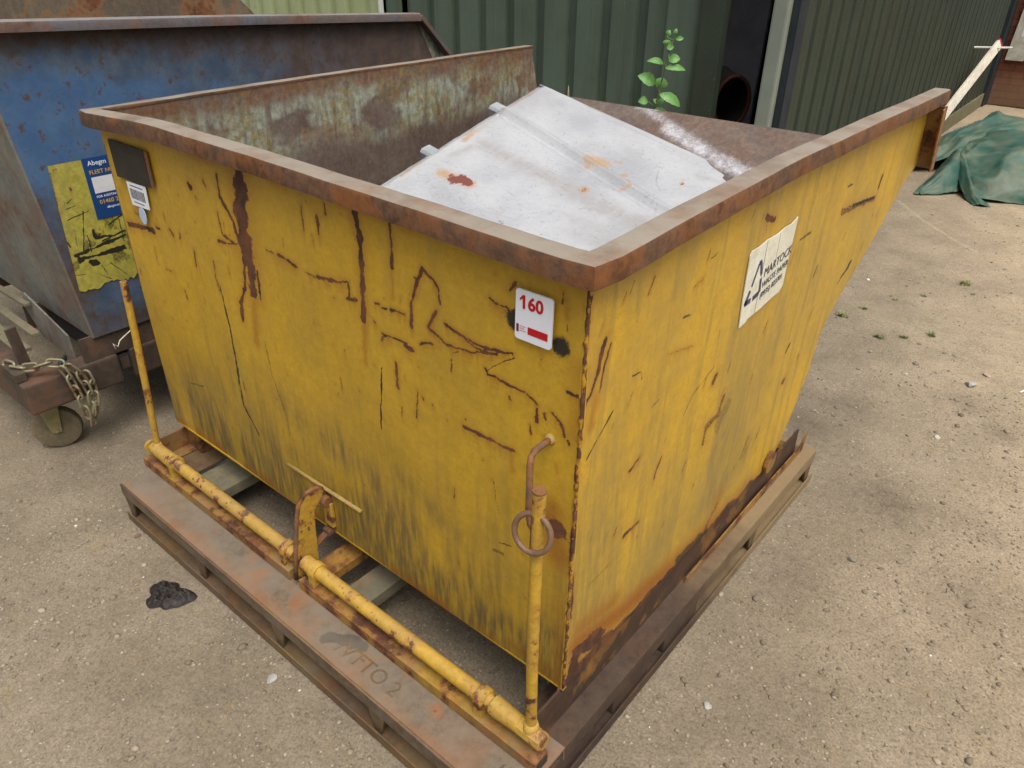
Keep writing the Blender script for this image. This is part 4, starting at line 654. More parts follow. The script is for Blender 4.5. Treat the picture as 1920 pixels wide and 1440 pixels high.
# loose gravel (uncountable): small angular stones as one mesh
t_ = (1+5**.5)/2
ICO = np.array([(-1, t_, 0), (1, t_, 0), (-1, -t_, 0), (1, -t_, 0), (0, -1, t_), (0, 1, t_), (0, -1, -t_), (0, 1, -t_), (t_, 0, -1), (t_, 0, 1), (-t_, 0, -1), (-t_, 0, 1)])/1.902
ICF = np.array([(0, 11, 5), (0, 5, 1), (0, 1, 7), (0, 7, 10), (0, 10, 11), (1, 5, 9), (5, 11, 4), (11, 10, 2), (10, 7, 6), (7, 1, 8), (3, 9, 4), (3, 4, 2), (3, 2, 6), (3, 6, 8), (3, 8, 9), (4, 9, 5), (2, 4, 11), (6, 2, 10), (8, 6, 7), (9, 8, 1)])
def gravel():
    rs = np.random.RandomState(21); N = 42000
    x = rs.uniform(-2.9, 1.3, N*2); y = rs.uniform(-1.0, 6.0, N*2)
    x[:22000] = rs.uniform(-1.7, .75, 22000); y[:22000] = rs.uniform(-.75, 2.6, 22000)
    ok = rs.rand(N*2) < (.10+.9*sstep(.42, .62, fbm(x*1.7+3, y*1.7, 3)))*np.clip(1.25-.19*np.maximum(y, 0), .12, 1)
    x = x[ok][:N]; y = y[ok][:N]; N = len(x)
    s = np.clip(rs.lognormal(-6.4, .62, N), .0008, .012)
    i = np.clip(np.searchsorted(xs, x), 1, nu-1); j = np.clip(np.searchsorted(ys, y), 1, nv-1); z = gz.reshape(nu, nv)[i, j]
    V = ICO[None]*(1+.45*(rs.rand(N, 12, 1)-.5))*s[:, None, None]*np.stack([.7+.8*rs.rand(N), .7+.8*rs.rand(N), .45+.35*rs.rand(N)], 1)[:, None, :]
    a = rs.uniform(0, 6.28, N); ca, sa = np.cos(a)[:, None], np.sin(a)[:, None]
    V = np.stack([V[..., 0]*ca-V[..., 1]*sa, V[..., 0]*sa+V[..., 1]*ca, V[..., 2]], 2)+np.stack([x, y, z+s*.12], 1)[:, None, :]
    F_ = (ICF[None]+12*np.arange(N)[:, None, None]).reshape(-1, 3)
    me = bpy.data.meshes.new('gravel'); me.vertices.add(N*12); me.vertices.foreach_set('co', V.astype('f').ravel())
    me.loops.add(F_.size); me.polygons.add(len(F_)); me.loops.foreach_set('vertex_index', F_.astype('i').ravel()); me.polygons.foreach_set('loop_start', (np.arange(len(F_))*3).astype('i'))
    me.update(calc_edges=True)
    t = rs.rand(N); br = np.where(t > .996, 1., np.where(t < .12, .1, .12+.38*rs.rand(N)))
    at = me.color_attributes.new('marks', 'FLOAT_COLOR', 'POINT'); c = np.zeros((N, 12, 4), 'f'); c[..., 0] = br[:, None]; c[..., 1] = rs.rand(N)[:, None]; c[..., 3] = 1; at.data.foreach_set('color', c.ravel())
    n = NT('loose gravel stone'); R, G, B_, A = n.attr()
    col = n.mix(n.step(R, .0, .7), C('665d50'), C('a89c8a')); col = n.mix(n.math('GREATER_THAN', R, .95), col, C('dcd9d2')); col = n.mix(n.math('MULTIPLY', G, .35), col, C('8d7a5e'))
    return link('gravel', me, n.fin(col, .9, 0, .25))
tag(gravel(), 'small loose gravel scattered over the dirt yard', 'gravel', kind='stuff')
# individual stones
def stone(x, y, s, col, label, seed, flat=.6):
    rs = np.random.RandomState(seed); bm = bmesh.new(); bmesh.ops.create_icosphere(bm, subdivisions=3, radius=1)
    for v in bm.verts:
        p = v.co; d = 1+.35*(fbm(np.array([p.x*1.3+seed]), np.array([p.y*1.3+p.z*1.7]), 3)[0]-.5)
        v.co = Vector((p.x*s*d*(1.15), p.y*s*d*.85, p.z*s*d*flat))
    for k in range(6):
        n = Vector(rs.normal(size=3)).normalized()
        for v in bm.verts:
            e = v.co.dot(n)-s*.62*(1 if abs(n.z) < .7 else flat)
            if e > 0: v.co -= n*e*.85
    me = bpy.data.meshes.new('stone'); bm.to_mesh(me); bm.free()
    o = link('stone', me, col); o.location = (x, y, gh_at(x, y)+s*flat*.35); o.rotation_euler = (rs.uniform(-.2, .2), rs.uniform(-.2, .2), rs.uniform(0, 6))
    return tag(o, label, 'stone', 'loose stones on the dirt')
mg = plain('grey stone', '8f8c86', 'a5a19a', 30, .85, .6, 40); mw = plain('pale stone', 'b4b0a6', 'c6c2b8', 30, .85, .6, 40); mgg = plain('green grey stone', '76796c', '6a6e60', 20, .85, .6, 40)
stone(.323, 2.522, .026, mg, 'largest grey stone lying alone on the bare dirt at the right', 1)
stone(.365, 2.66, .020, plain('pinkish stone', 'a08a7a', '9a8574', 20, .9, .5), 'flat pinkish stone just behind the largest grey stone', 2, .35)
stone(.323, 1.983, .015, mw, 'small round white stone on the dirt right of the yellow skip', 3)
stone(-1.50, -.19, .017, mgg, 'greenish grey flat stone left of the pallet corner', 4, .5)
stone(-.69, -.31, .016, mg, 'flat grey stone close to the front edge of the pallet', 5, .35)
stone(-1.47, -.27, .011, plain('brown stone', '75604c', '6b5848', 20, .9, .5), 'small brown stone near the pallet corner and black rag', 6)
stone(.30, 1.10, .013, mgg, 'grey green stone right of the pallet near its far corner', 7)
stone(.20, .35, .012, mg, 'small angular grey stone beside the near side of the pallet', 8)
stone(-.25, 2.0, .016, mw, 'whitish broken stone just behind the skip side edge', 9, .4)
chip = MB().beam((.50, 2.585, .0), (.512, 2.61, .004), .006, .003).build('white_chip', plain('white chip', 'dad8d4', 'dad8d4', 5, .6, 0), None, bevel=.0006)
tag(chip, 'thin white plastic chip on the dirt at the right edge', 'chip')
# grass tufts
gm1 = plain('weed green', '6f7a50', '5f6c44', 40, .7, 0); gm2 = plain('dry weed', '8b8a58', '6f7444', 40, .75, 0)
def tuft(x, y, r, nb, label, m, seed):
    rr = random.Random(seed); z = gh_at(x, y); mb = MB()
    for _ in range(nb):
        a = rr.uniform(0, 6.28); q = r*rr.uniform(0, .7); bx, by = q*math.cos(a), q*math.sin(a); b = rr.uniform(0, 6.28); L = r*rr.uniform(.35, .9); h = L*rr.uniform(.25, .8); wd = .0022+.0015*rr.random()
        px, py = -math.sin(b)*wd, math.cos(b)*wd; dx, dy = math.cos(b)*L, math.sin(b)*L
        mb.add([(bx-px, by-py, 0), (bx+px, by+py, 0), (bx+dx*.5+px*.8, by+dy*.5+py*.8, h*.8), (bx+dx*.5-px*.8, by+dy*.5-py*.8, h*.8), (bx+dx, by+dy, h)], [(0, 1, 2, 3), (3, 2, 4)])
    o = mb.build('grass_tuft', m, None, loc=(x, y, z)); tag(o, label, 'weed', 'small weeds in the dirt')
for k, (x, y, r, nb, lb, m) in enumerate([(-.344, 2.86, .055, 70, 'pale weed tuft beside the slanted edge of the skip', gm2), (-.289, 3.018, .035, 45, 'small weed tuft behind the one beside the skip edge', gm1), (-.122, 2.722, .04, 60, 'left one of the three green weed tufts in a row', gm1), (-.03, 2.802, .032, 60, 'middle one of the three green weed tufts in a row', gm1), (.062, 2.912, .04, 50, 'right one of the three green weed tufts in a row', gm1), (.031, 3.737, .06, 60, 'largest weed patch far out on the pale dirt', gm2), (-.10, 3.42, .03, 35, 'tiny weed tuft left of the largest weed patch', gm2), (.10, 3.62, .028, 30, 'tiny weed tuft right of the largest weed patch', gm2), (-.20, 3.25, .03, 25, 'sparse weed tuft between the skip edge and the pale dirt', gm2)]): tuft(x, y, r*.75, int(nb*.7), lb, m, k)

# ---------------------------------------------------------------- shed, pale cladding, brick wall
def cladmat(name, c1, c2, dirt):
    n = NT(name); col = n.mix(n.step(n.noise(2, 6, .6), .35, .68), C(c1), C(c2))
    s = n.noise(1., 6, .65, n.map((11, 11, .8))); col = n.mix(n.step(s, .45, .75, 0, .55), col, C(dirt))
    col = n.mix(n.step(n.noise(45, 5, .75), .60, .72, 0, .35), col, C('6e7a68'))
    col = n.mix(n.step(n.noise(14, 5, .7), .66, .72, 0, .5), col, C('2c3128'))
    n.bump(n.noise(25, 5, .6), .12, .002); return n.fin(col, .55, 0, .35)
M['clad'] = cladmat('dark green cladding', '566457', '4d5a4f', '434838'); M['clad2'] = cladmat('olive green cladding', '353e33', '2f372e', '40402c')
M['palegreen'] = cladmat('pale green cladding', 'a2ab84', '98a27a', '8c956c')
M['post'] = plain('grey green steel post', '868c80', '7d8478', 4, .5, .1); M['strip'] = plain('dark door edge rubber', '2b3136', '242a2e', 10, .6, .15)
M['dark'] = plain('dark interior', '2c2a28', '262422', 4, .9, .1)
shed = thing('shed', 'dark green corrugated steel shed with an open doorway behind the skips', 'shed', (-1.0, 3.2, 0))
def sh(mb, name, mat, **k):
    mb.v = [(x+1, y-3.2, z) for x, y, z in mb.v]; return mb.build(name, mat, shed, **k)
def corr(p0, d, n0, n1, pitch, prof, z0, z1, out):
    """corrugated sheet: prof list of (fraction of pitch, depth along out)"""
    p0 = np.array(p0); d = np.array(d)/np.linalg.norm(d); o = np.array(out)
    line = []
    for k in range(n0, n1):
        for f, h in prof: line.append(p0+d*pitch*(k+f)+o*h)
    mb = MB(); th = .004; N = len(line)
    vs = [(p[0], p[1], z) for z in (z0, z1) for p in line]+[(p[0]-o[0]*th, p[1]-o[1]*th, z) for z in (z0, z1) for p in line]
    fs = [(i, i+1, N+i+1, N+i) for i in range(N-1)]+[(2*N+i+1, 2*N+i, 3*N+i, 3*N+i+1) for i in range(N-1)]
    return mb.add(vs, fs)
dx, dy = .99921, -.0398; WP = (-3.843, 3.209)
prof1 = [(-.14, -.030), (.08, -.030), (.16, 0), (.74, 0), (.84, -.028)]
prof1 = [(-.14, -.045), (.12, -.045), (.17, 0), (.50, .0), (.51, .0015), (.52, 0), (.84, 0)]
sh(corr(WP, (dx, dy), 0, 9, .25, prof1, 0, 2.7, (.0398, -.999)), 'front_cladding', M['clad'])
sh(MB().beam((-1.655, 3.106, 1.35), (-1.319, 3.094, 1.35), 2.7, .05, up=(0, 1, 0)), 'jamb_panel', M['clad'])
sh(MB().box(-1.452, -1.318, 3.058, 3.066, 0, 2.7).box(-1.456, -1.450, 3.050, 3.0575, 0, 2.7), 'jamb_flashing', M['clad2'], bevel=.002)
sh(MB().box(-1.332, -1.3175, 3.0665, 3.12, 0, 2.7), 'jamb_return', M['clad2'])
sh(MB().box(-1.067, -.985, 3.06, 3.16, 0, 2.7), 'corner_post', M['post'], bevel=.012)
sh(MB().box(-.984, -.950, 3.10, 3.22, 0, 2.7), 'door_edge_strip', M['strip'], bevel=.004)
sh(MB().box(-.9495, -.944, 3.10, 3.19, 0, 2.7), 'door_edge_strip', M['strip'], bevel=.002)
A_, B2 = np.array([-.968, 3.20]), np.array([-1.14, 9.86]); L2 = np.linalg.norm(B2-A_); dd = (B2-A_)/L2; no = (dd[1], -dd[0])
sh(corr(A_, dd, 0, int(L2/.2), .2, [(0, -.035), (.16, -.035), (.22, 0), (.55, 0), (.60, -.010), (.66, 0), (.92, 0)], .14, 2.7, no), 'side_cladding', M['clad2'])
mossy = worn('mossy concrete plinth', '7a735c', '6b6a4c', th=.7, rough=.9, dust=.6, dcol='5e5a40', streak=.4, stcol='4f5236')
sh(MB().beam(tuple(A_-np.array([.01, 0]))+(.07,), tuple(B2-np.array([.01, 0]))+(.07,), .05, .14), 'plinth', mossy)
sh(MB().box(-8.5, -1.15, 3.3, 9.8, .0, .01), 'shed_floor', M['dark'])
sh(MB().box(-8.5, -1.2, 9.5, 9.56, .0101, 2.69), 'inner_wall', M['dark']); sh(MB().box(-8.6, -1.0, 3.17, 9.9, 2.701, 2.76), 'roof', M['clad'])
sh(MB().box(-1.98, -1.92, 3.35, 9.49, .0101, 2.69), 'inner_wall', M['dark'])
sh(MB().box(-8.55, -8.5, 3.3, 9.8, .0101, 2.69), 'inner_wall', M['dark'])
sh(MB().box(-1.145, -1.10, 9.62, 9.86, 0, 2.7), 'downpipe', M['strip'])
lw = thing('pale_green_wall', 'pale green ribbed steel cladding with a white end trim beyond the blue skip', 'wall', (-5, 3.25, 0))
mb = corr((-5.794, 3.262), (dx, dy), -12, 9, .2106, [(0, -.05), (.42, -.05), (.47, 0), (.95, 0)], 0, 2.7, (.0398, -.999)); mb.v = [(min(x, -4.085)+5, y-3.25, z) for x, y, z in mb.v]; mb.build('ribbed_cladding', M['palegreen'], lw)
MB().box(-4.084+5, -4.062+5, 3.155-3.25, 3.188-3.25, 0, 2.7).build('white_trim', plain('white trim', 'c9cac6', 'bdbeb8', 4, .6, .1), lw, bevel=.002)
MB().box(-4.061+5, -3.90+5, 3.212-3.25, 3.222-3.25, 0, 2.7).build('dark_flashing', M['clad'], lw)
# things inside the doorway
dr = thing('drum', 'dark open drum with an orange rim inside the shed doorway', 'drum', (-1.37, 3.42, 0))
org = plain('faded orange rim', '4e2618', '3c2016', 9, .6, .1)
c0 = Vector((.0, .0, .83)); ax = Vector((.70, -.70, -.10)).normalized(); a1 = ax.cross(Vector((0, 0, 1))).normalized(); a2 = a1.cross(ax)
MB().tube([c0+a1*.10*math.cos(t)+a2*.145*math.sin(t) for t in np.linspace(0, 6.283, 33)[:-1]], .012, 8, closed=True).build('rim', org, dr, smooth=True)
mb = MB(); ring = [c0+a1*.098*math.cos(t)+a2*.142*math.sin(t) for t in np.linspace(0, 6.283, 33)[:-1]]; back_ = [p-ax*.25 for p in ring]; n_ = len(ring)
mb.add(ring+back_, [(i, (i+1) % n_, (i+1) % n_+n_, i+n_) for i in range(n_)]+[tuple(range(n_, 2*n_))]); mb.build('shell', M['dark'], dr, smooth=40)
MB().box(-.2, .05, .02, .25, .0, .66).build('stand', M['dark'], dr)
bd = tag(MB().prism([(-.17, 0), (.17, 0), (.16, 1.9), (-.16, 1.9)], lambda a, b, t: (a, t+b*.06, b), 0, .03).build('board', plain('charcoal board', '7c7a80', '6c6b72', 5, .7, .1), None, bevel=.003, loc=(-1.565, 3.74, 0)), 'charcoal grey board standing behind the drum in the dark doorway', 'board')
# brick wall
def brickmat():
    n = NT('weathered brick'); b = n.t.nodes.new('ShaderNodeTexBrick'); mp = n.map((1, 1, 1), (math.radians(90), 0, 0)); n.put(b.inputs['Vector'], mp)
    b.inputs['Scale'].default_value = 1; b.inputs['Brick Width'].default_value = .225; b.inputs['Row Height'].default_value = .075; b.inputs['Mortar Size'].default_value = .006; b.inputs['Mortar Smooth'].default_value = .3
    b.inputs['Color1'].default_value = C('7c4536'); b.inputs['Color2'].default_value = C('905a46'); b.inputs['Mortar'].default_value = C('5a4a3c')
    z = n.sep()[2]
    col = n.mix(n.step(n.noise(7, 6, .7), .4, .65, 0, .6), b.outputs['Color'], C('5a3c30'))
    col = n.mix(n.math('MULTIPLY', n.step(n.math('ADD', z, n.math('MULTIPLY', n.noise(3, 4), .3)), .62, .30), .65), col, C('74614c'))
    n.bump(n.math('ADD', n.math('MULTIPLY', b.outputs['Fac'], -1), n.math('MULTIPLY', n.noise(60, 5), .5)), .5, .006); return n.fin(col, .9, 0, .2)
bw = MB().box(-.05, 5, 0, .25, 0, 2.8).build('brick_wall', brickmat(), None, loc=(-1.05, 9.85, 0)); tag(bw, 'reddish brown brick wall beyond the green shed at the far right', 'wall')
sg = thing('notice_board', 'white framed notice board with blue panel on the brick wall', 'sign', (-1.05, 9.78, .49))
MB().prism([(0, 0), (.18, 0), (.20, .05), (.6, .06), (.6, .95), (.05, .95)], lambda a, b, t: (a, t, b), 0, .03).build('frame', plain('chipped white frame', 'c3c0b6', 'a8a496', 14, .7, .1), sg, bevel=.004)
MB().box(.12, .57, -.004, -.001, .28, .9).build('blue_panel', plain('blue notice', '7fa0c8', '6d90bc', 4, .5, 0), sg)
MB().box(.09, .60, -.0008, -.0003, .25, .93).build('white_border', plain('notice border', 'dfe3ea', 'dfe3ea', 4, .5, 0), sg)
# leaning white plank with a rod through it
pk = thing('leaning_plank', 'cream painted plank with red tip leaning out beside the brick wall', 'plank', (-1.02, 7.0, 0))
pa0, pb0 = Vector((-.03, -.30, .0)), Vector((.10, 1.35, .78))
cream = worn('cream painted plank', 'ddd6c6', 'd0c8b6', th=.74, rough=.6, dust=.3)
MB().beam(pa0, pb0, .085, .03, up=(.9, 0, .4)).build('plank', cream, pk, bevel=.003)
MB().beam(pb0+(pb0-pa0).normalized()*.001, pb0+(pb0-pa0).normalized()*.03, .084, .029, up=(.9, 0, .4)).build('red_tip', plain('red paint', 'a02a34', '8e2230', 5, .6, 0), pk)
MB().tube([pb0+Vector((-.20, -.12, -.035)), pb0+Vector((.13, -.04, -.02))], .010, 8).build('rod', plain('white rod', 'd8d6d0', 'cbc8c0', 5, .5, 0), pk, smooth=40)

# ---------------------------------------------------------------- green tarpaulin heap
def tarp():
    n = NT('green woven tarpaulin'); col = n.mix(n.step(n.noise(3, 6, .6), .35, .68), C('284c42'), C('355c50'))
    col = n.mix(n.step(n.noise(5, 8, .7), .36, .78, 0, .75), col, C('73745c')); col = n.mix(n.step(n.noise(2.2, 6, .7), .48, .72, 0, .6), col, C('6b6450'))
    col = n.mix(n.step(n.noise(5, 3, .6), .62, .75, 0, .35), col, C('44746c'))
    n.bump(n.math('ADD', n.noise(7, 3, .5, None, 1.2), n.math('MULTIPLY', n.noise(150, 2, .5), .1)), .6, .014); m = n.fin(col, .55, 0, .35)
    t = thing('green_tarpaulin', 'crumpled dusty green tarpaulin heaped on the dirt beside the brick wall', 'tarp', (-.2, 6.3, 0))
    def patch(P, nu=60, nv=60, amp=.03, name='tarp_fold', seed=0, thick=.004):
        """P: control grid rows of 3D points, interpolated smoothly"""
        P = np.array(P, float); a, b = P.shape[:2]
        def itp(T, ax, n):
            L = T.shape[ax]; x = np.linspace(0, L-1, n); i = np.clip(x.astype(int), 0, L-2); f = x-i
            g = lambda k: np.take(T, np.clip(i+k, 0, L-1), ax); sh_ = [1]*T.ndim; sh_[ax] = n; f = f.reshape(sh_)
            return .5*((2*g(0))+(-g(-1)+g(1))*f+(2*g(-1)-5*g(0)+4*g(1)-g(2))*f*f+(-g(-1)+3*g(0)-3*g(1)+g(2))*f**3)
        Q = itp(itp(P, 0, nu), 1, nv); U, V = np.meshgrid(np.linspace(0, 1, nu), np.linspace(0, 1, nv), indexing='ij')
        r = 1-2*np.abs(fbm(U*4+seed, V*4+seed*2, 3)-.5)*2; r2 = 1-np.abs(fbm(U*9+seed, V*6, 2)-.5)*4
        rg = (1-np.abs(fbm(U*3.2+seed*1.7+V*1.5, V*2.2-U*1.2+seed, 2)-.5)*4).clip(0, 1)**3; Q[..., 2] += amp*(r-.6)*.7+amp*1.1*rg+amp*.2*(r2-.5); Q[..., 0] += amp*.4*(fbm(U*5+9, V*5+seed, 3)-.5)
        Q[..., 2] = np.maximum(Q[..., 2], .004)
        Q -= np.array([-.2, 6.3, 0])
        nm = np.cross(np.gradient(Q, axis=0), np.gradient(Q, axis=1)); nm /= np.linalg.norm(nm, axis=2, keepdims=True)+1e-9
        o = gridmesh(name, Q.reshape(-1, 3), nu, nv, m, t)
        md = o.modifiers.new('t', 'SOLIDIFY'); md.thickness = thick; md.offset = -1
    # main bag-like lump
    patch([[(-.62, 6.02, .16), (-.44, 5.62, .02), (-.27, 5.47, .0), (.0, 5.60, .0), (.5, 5.5, 0), (1.0, 5.6, 0)],
           [(-.60, 6.10, .19), (-.46, 5.80, .15), (-.20, 5.70, .17), (.1, 5.75, .19), (.5, 5.7, .2), (1.1, 5.8, .1)],
           [(-.58, 6.25, .22), (-.45, 6.15, .25), (-.15, 6.10, .29), (.15, 6.15, .30), (.6, 6.1, .28), (1.2, 6.2, .1)],
           [(-.62, 6.6, .18), (-.45, 6.6, .25), (-.15, 6.6, .29), (.15, 6.6, .29), (.6, 6.6, .25), (1.2, 6.6, .1)],
           [(-.60, 7.0, .0), (-.45, 7.0, .1), (-.1, 7.0, .1), (.2, 7.0, .1), (.6, 7.0, .1), (1.2, 7.0, 0)]], 110, 110, .040, seed=3)
    # back flap rising to the wall
    patch([[(-.98, 6.0, .0), (-.78, 6.1, .06), (-.60, 6.3, .17), (-.30, 6.7, .24), (.1, 6.9, .25), (.6, 7, .2)],
           [(-.98, 6.4, .05), (-.84, 6.5, .12), (-.68, 6.7, .20), (-.45, 7.0, .30), (.0, 7.2, .30), (.6, 7.3, .24)],
           [(-.98, 6.9, .05), (-.88, 7.0, .12), (-.74, 7.2, .22), (-.50, 7.5, .27), (.0, 7.7, .26), (.6, 7.7, .2)],
           [(-.98, 7.3, .0), (-.85, 7.5, .02), (-.7, 7.7, .05), (-.4, 7.9, .05), (.0, 8.1, .05), (.6, 8.1, .0)]], 80, 80, .05, seed=8)
    # left wing running to a point, and the front tongue
    patch([[(-.684, 5.338, .0), (-.66, 5.345, .004), (-.63, 5.36, .006)], [(-.68, 5.55, .03), (-.59, 5.52, .10), (-.52, 5.47, .01)],
           [(-.68, 5.85, .05), (-.56, 5.80, .19), (-.44, 5.60, .0)], [(-.72, 6.2, .03), (-.60, 6.1, .21), (-.46, 5.75, .02)]], 50, 30, .014, seed=5)
    patch([[(-.60, 6.0, .20), (-.55, 5.95, .22), (-.50, 5.95, .19)], [(-.50, 5.72, .10), (-.43, 5.70, .15), (-.36, 5.74, .06)],
           [(-.38, 5.50, .02), (-.32, 5.49, .065), (-.24, 5.53, .0)], [(-.27, 5.34, .0), (-.225, 5.34, .018), (-.17, 5.37, .0)]], 50, 26, .008, seed=6)
tarp()

# ---------------------------------------------------------------- young plant behind the skip
plant = thing('young_plant', 'young leafy green weed growing against the dark green shed wall', 'plant', (-1.40, 2.6, 0))
stem = [(.0, .02, .0), (.006, .01, .45), (-.004, .01, .80), (.005, 0, .915), (.012, 0, .992), (.026, 0, 1.056), (.034, 0, 1.117), (.046, 0, 1.166), (.062, 0, 1.226)]
MB().tube(stem, [.006, .005, .0045, .004, .0035, .003, .0028, .0024, .0018], 7).build('stem', plain('reddish stem', '6b5a3c', '5e6a38', 20, .7, .1), plant, smooth=True)
def leafmat():
    n = NT('leaf'); col = n.mix(n.noise(22, 5, .6), C('4a7a3a'), C('6c9c4e')); col = n.mix(n.step(n.noise(50, 4, .7), .6, .7, 0, .5), col, C('9ab86a'))
    n.bump(n.noise(70, 3, .5), .4, .003); n.b.inputs['Transmission Weight'].default_value = 0
    return n.fin(col, .5, 0, .4)
lm = leafmat()
LV_ = [(-1.369, 1.254, .0172, .0144, 60), (-1.33, 1.261, .017, .0113, 80), (-1.304, 1.235, .0226, .0113, 5), (-1.367, 1.212, .0144, .026, 80), (-1.35, 1.194, .0202, .0173, 10), (-1.421, 1.126, .0476, .0179, 172), (-1.32, 1.145, .0316, .023, 10), (-1.306, 1.106, .0576, .0173, -5), (-1.459, 1.039, .0549, .0336, 155), (-1.379, 1.028, .0298, .0328, 250), (-1.313, .961, .0709, .0266, -28), (-1.472, .934, .028, .0249, 180), (-1.398, .941, .0183, .0152, 140), (-1.368, .944, .0181, .0151, 40), (-1.379, .90, .0425, .0152, 185), (-1.49, .86, .05, .03, 190), (-1.31, .84, .06, .03, -20), (-1.45, .72, .06, .035, 170), (-1.33, .60, .06, .03, 10)]
cr = Vector((math.cos(math.radians(40)), math.sin(math.radians(40)), 0)); cf = Vector((.64, -.77, .0)).normalized()
for k, (x, z, a, b, ang) in enumerate(LV_):
    rr = random.Random(k); c = Vector((x+1.40, 0, z)); t = math.radians(ang); ev = (cr*math.cos(t)*1.0+Vector((0, 0, 1))*math.sin(t)).normalized()
    nrm = (cf+Vector((rr.uniform(-.3, .3), rr.uniform(-.2, .2), .45+rr.uniform(-.1, .4)))); nrm = (nrm-ev*nrm.dot(ev)).normalized(); sv = nrm.cross(ev)
    mb = MB(); vs = []; nn_ = 10; b = b*.95; a = a*.88
    for i in range(nn_+1):
        u = i/nn_; wd = b*(math.sin(math.pi*u**.85)**.75)*(1+.06*math.sin(i*2.4)) if 0 < i < nn_ else .0004; cu = a*2*(u-.5); bend = -.35*a*(2*u-1)**2
        for s_ in (-1, -.5, 0, .5, 1): vs.append(c+ev*cu+sv*(wd*s_)+nrm*(bend+.28*wd*abs(s_)))
    fs = [(i*5+j, i*5+j+1, i*5+j+6, i*5+j+5) for i in range(nn_) for j in range(4)]
    mb.add(vs, fs); mb.build('leaf', lm, plant, smooth=True)
    root = min((Vector(p) for p in stem), key=lambda p: (p-(c-ev*a)).length)
    MB().tube([root, root*.4+(c-ev*a)*.6+Vector((0, 0, -.003)), c-ev*a*.96], .0014, 5).build('leaf_stalk', lm, plant)
lf = tag(MB().prism([(-.014, 0), (.014, 0), (.010, .04), (.0, .062), (-.011, .03)], lambda a, b, t: (a*.8, t-a*.6, b), 0, .002).build('torn_card', plain('cream card', 'd2c8a4', 'c4b890', 20, .7, .1), None, loc=(-1.435, 1.90, 1.03)), 'small cream torn card standing on the skip lip', 'card')

# ---------------------------------------------------------------- black rag
def rag():
    n = NT('black rubbery rag'); col = n.mix(n.noise(14, 5, .6), C('191614'), C('332b27')); col = n.mix(n.step(n.noise(30, 5, .7), .62, .72, 0, .4), col, C('6a5c4c')); n.bump(n.noise(45, 6, .7), .7, .004); m = n.fin(col, .6, 0, .35)
    nu = nv = 110; U, V = np.meshgrid(np.linspace(-1, 1, nu), np.linspace(-1, 1, nv), indexing='ij'); a = np.arctan2(V, U); q = np.maximum(np.abs(U), np.abs(V))
    r = q*(.066+.012*np.sin(a*2+1.9)+.009*np.sin(a*3+1.2)+.006*np.sin(a*5+.4)+.003*np.sin(a*9))
    x = r*np.cos(a)*1.05; y = r*np.sin(a)*1.0
    f = np.abs(fbm(x*34+2, y*34+5, 3)-.5)*2; f2 = fbm(x*110, y*110, 3)
    z = .002+(1-q**3)*(.036*(1-f)**1.5+.010*f2)
    z[q > .97] = -.004
    o = gridmesh('rag', np.stack([x, y, z], 2).reshape(-1, 3), nu, nv, m); o.scale = (.86, .86, .75); o.location = (-1.155, -.335, gh_at(-1.15, -.335)+.003); o.rotation_euler = (0, 0, .5)
    tag(o, 'crumpled black rag lying on the dirt in front of the pallet', 'rag')
rag()

# ---------------------------------------------------------------- blue tipping skip behind
M['blue'] = None
def bluemat():
    n = NT('blue paint over rust'); xyz = n.sep()
    a = n.noise(1.5, 8, .62, n.map((1, 1, 1.6))); b = n.noise(13, 8, .72); c_ = n.noise(34, 6, .7)
    R, G, B_, A = n.attr()
    dull = n.mix(n.step(n.noise(9, 7, .7), .35, .65), C('3a4a60'), C('505c6a')); blue = n.mix(n.step(n.noise(6, 6, .65), .35, .65), C('38567c'), C('486586'))
    brown = n.mix(n.step(b, .35, .65), C('443c3a'), C('584a42')); brown = n.mix(n.step(c_, .52, .7, 0, .6), brown, C('644636'))
    f = n.math('ADD', n.math('ADD', A, n.math('MULTIPLY', n.math('SUBTRACT', a, .5), 1.1)), n.math('MULTIPLY', n.math('SUBTRACT', b, .5), 1.0))
    col = n.mix(n.step(f, .15, .55), brown, dull); col = n.mix(n.step(f, .58, .98), col, blue)
    col = n.mix(n.step(n.noise(24, 9, .78), .545, .61, 0, .9), col, C('4e382f'))
    col = n.mix(.4, col, n.mix(n.noise(55, 6, .75), (.25, .25, .25, 1), (.75, .75, .75, 1)), 'OVERLAY')
    s = n.noise(1., 6, .6, n.map((20, 20, 1.4))); col = n.mix(n.step(s, .56, .75, 0, .3), col, C('6d665c'))
    n.bump(n.math('ADD', b, n.math('MULTIPLY', n.noise(60, 4, .7), .6)), .35, .002); return n.fin(col, .62, 0, .35)
M['blue'] = bluemat()
M['browngrey'] = worn('rust brown with grey green paint', '5f564e', '6a6e6a', th=.57, rsc=4, streak=.8, stcol='838c8e', rough=.7, dust=.3, soft=.12, rc2=('54423a', '6e5240'))
bs_ = thing('tipping_skip', 'rusty blue steel tipping skip on castors with a chain, behind the yellow one', 'skip', (-2.02, 0, .0))
def bk(mb, name, mat, **k):
    mb.v = [(x+2.02, y, z) for x, y, z in mb.v]; return mb.build(name, mat, bs_, **k)
XB, XF = -2.02, -3.37
BZ = [.425, .60, .80, 1.00, 1.187, 1.357, 1.42]; BY1 = [1.0, 1.22, 1.45, 1.62, 1.745, 1.57, 1.30]
nu, nv = 420, 260
ss, tt = np.meshgrid(np.linspace(0, 1, nu), np.linspace(0, 1, nv), indexing='ij'); ss = ss.ravel(); tt = tt.ravel()
def btop(y): return np.interp(y, [-.12, 1.57, 1.745], [1.425, 1.352, 1.182])
y0b = lambda t: -.035-.085*t
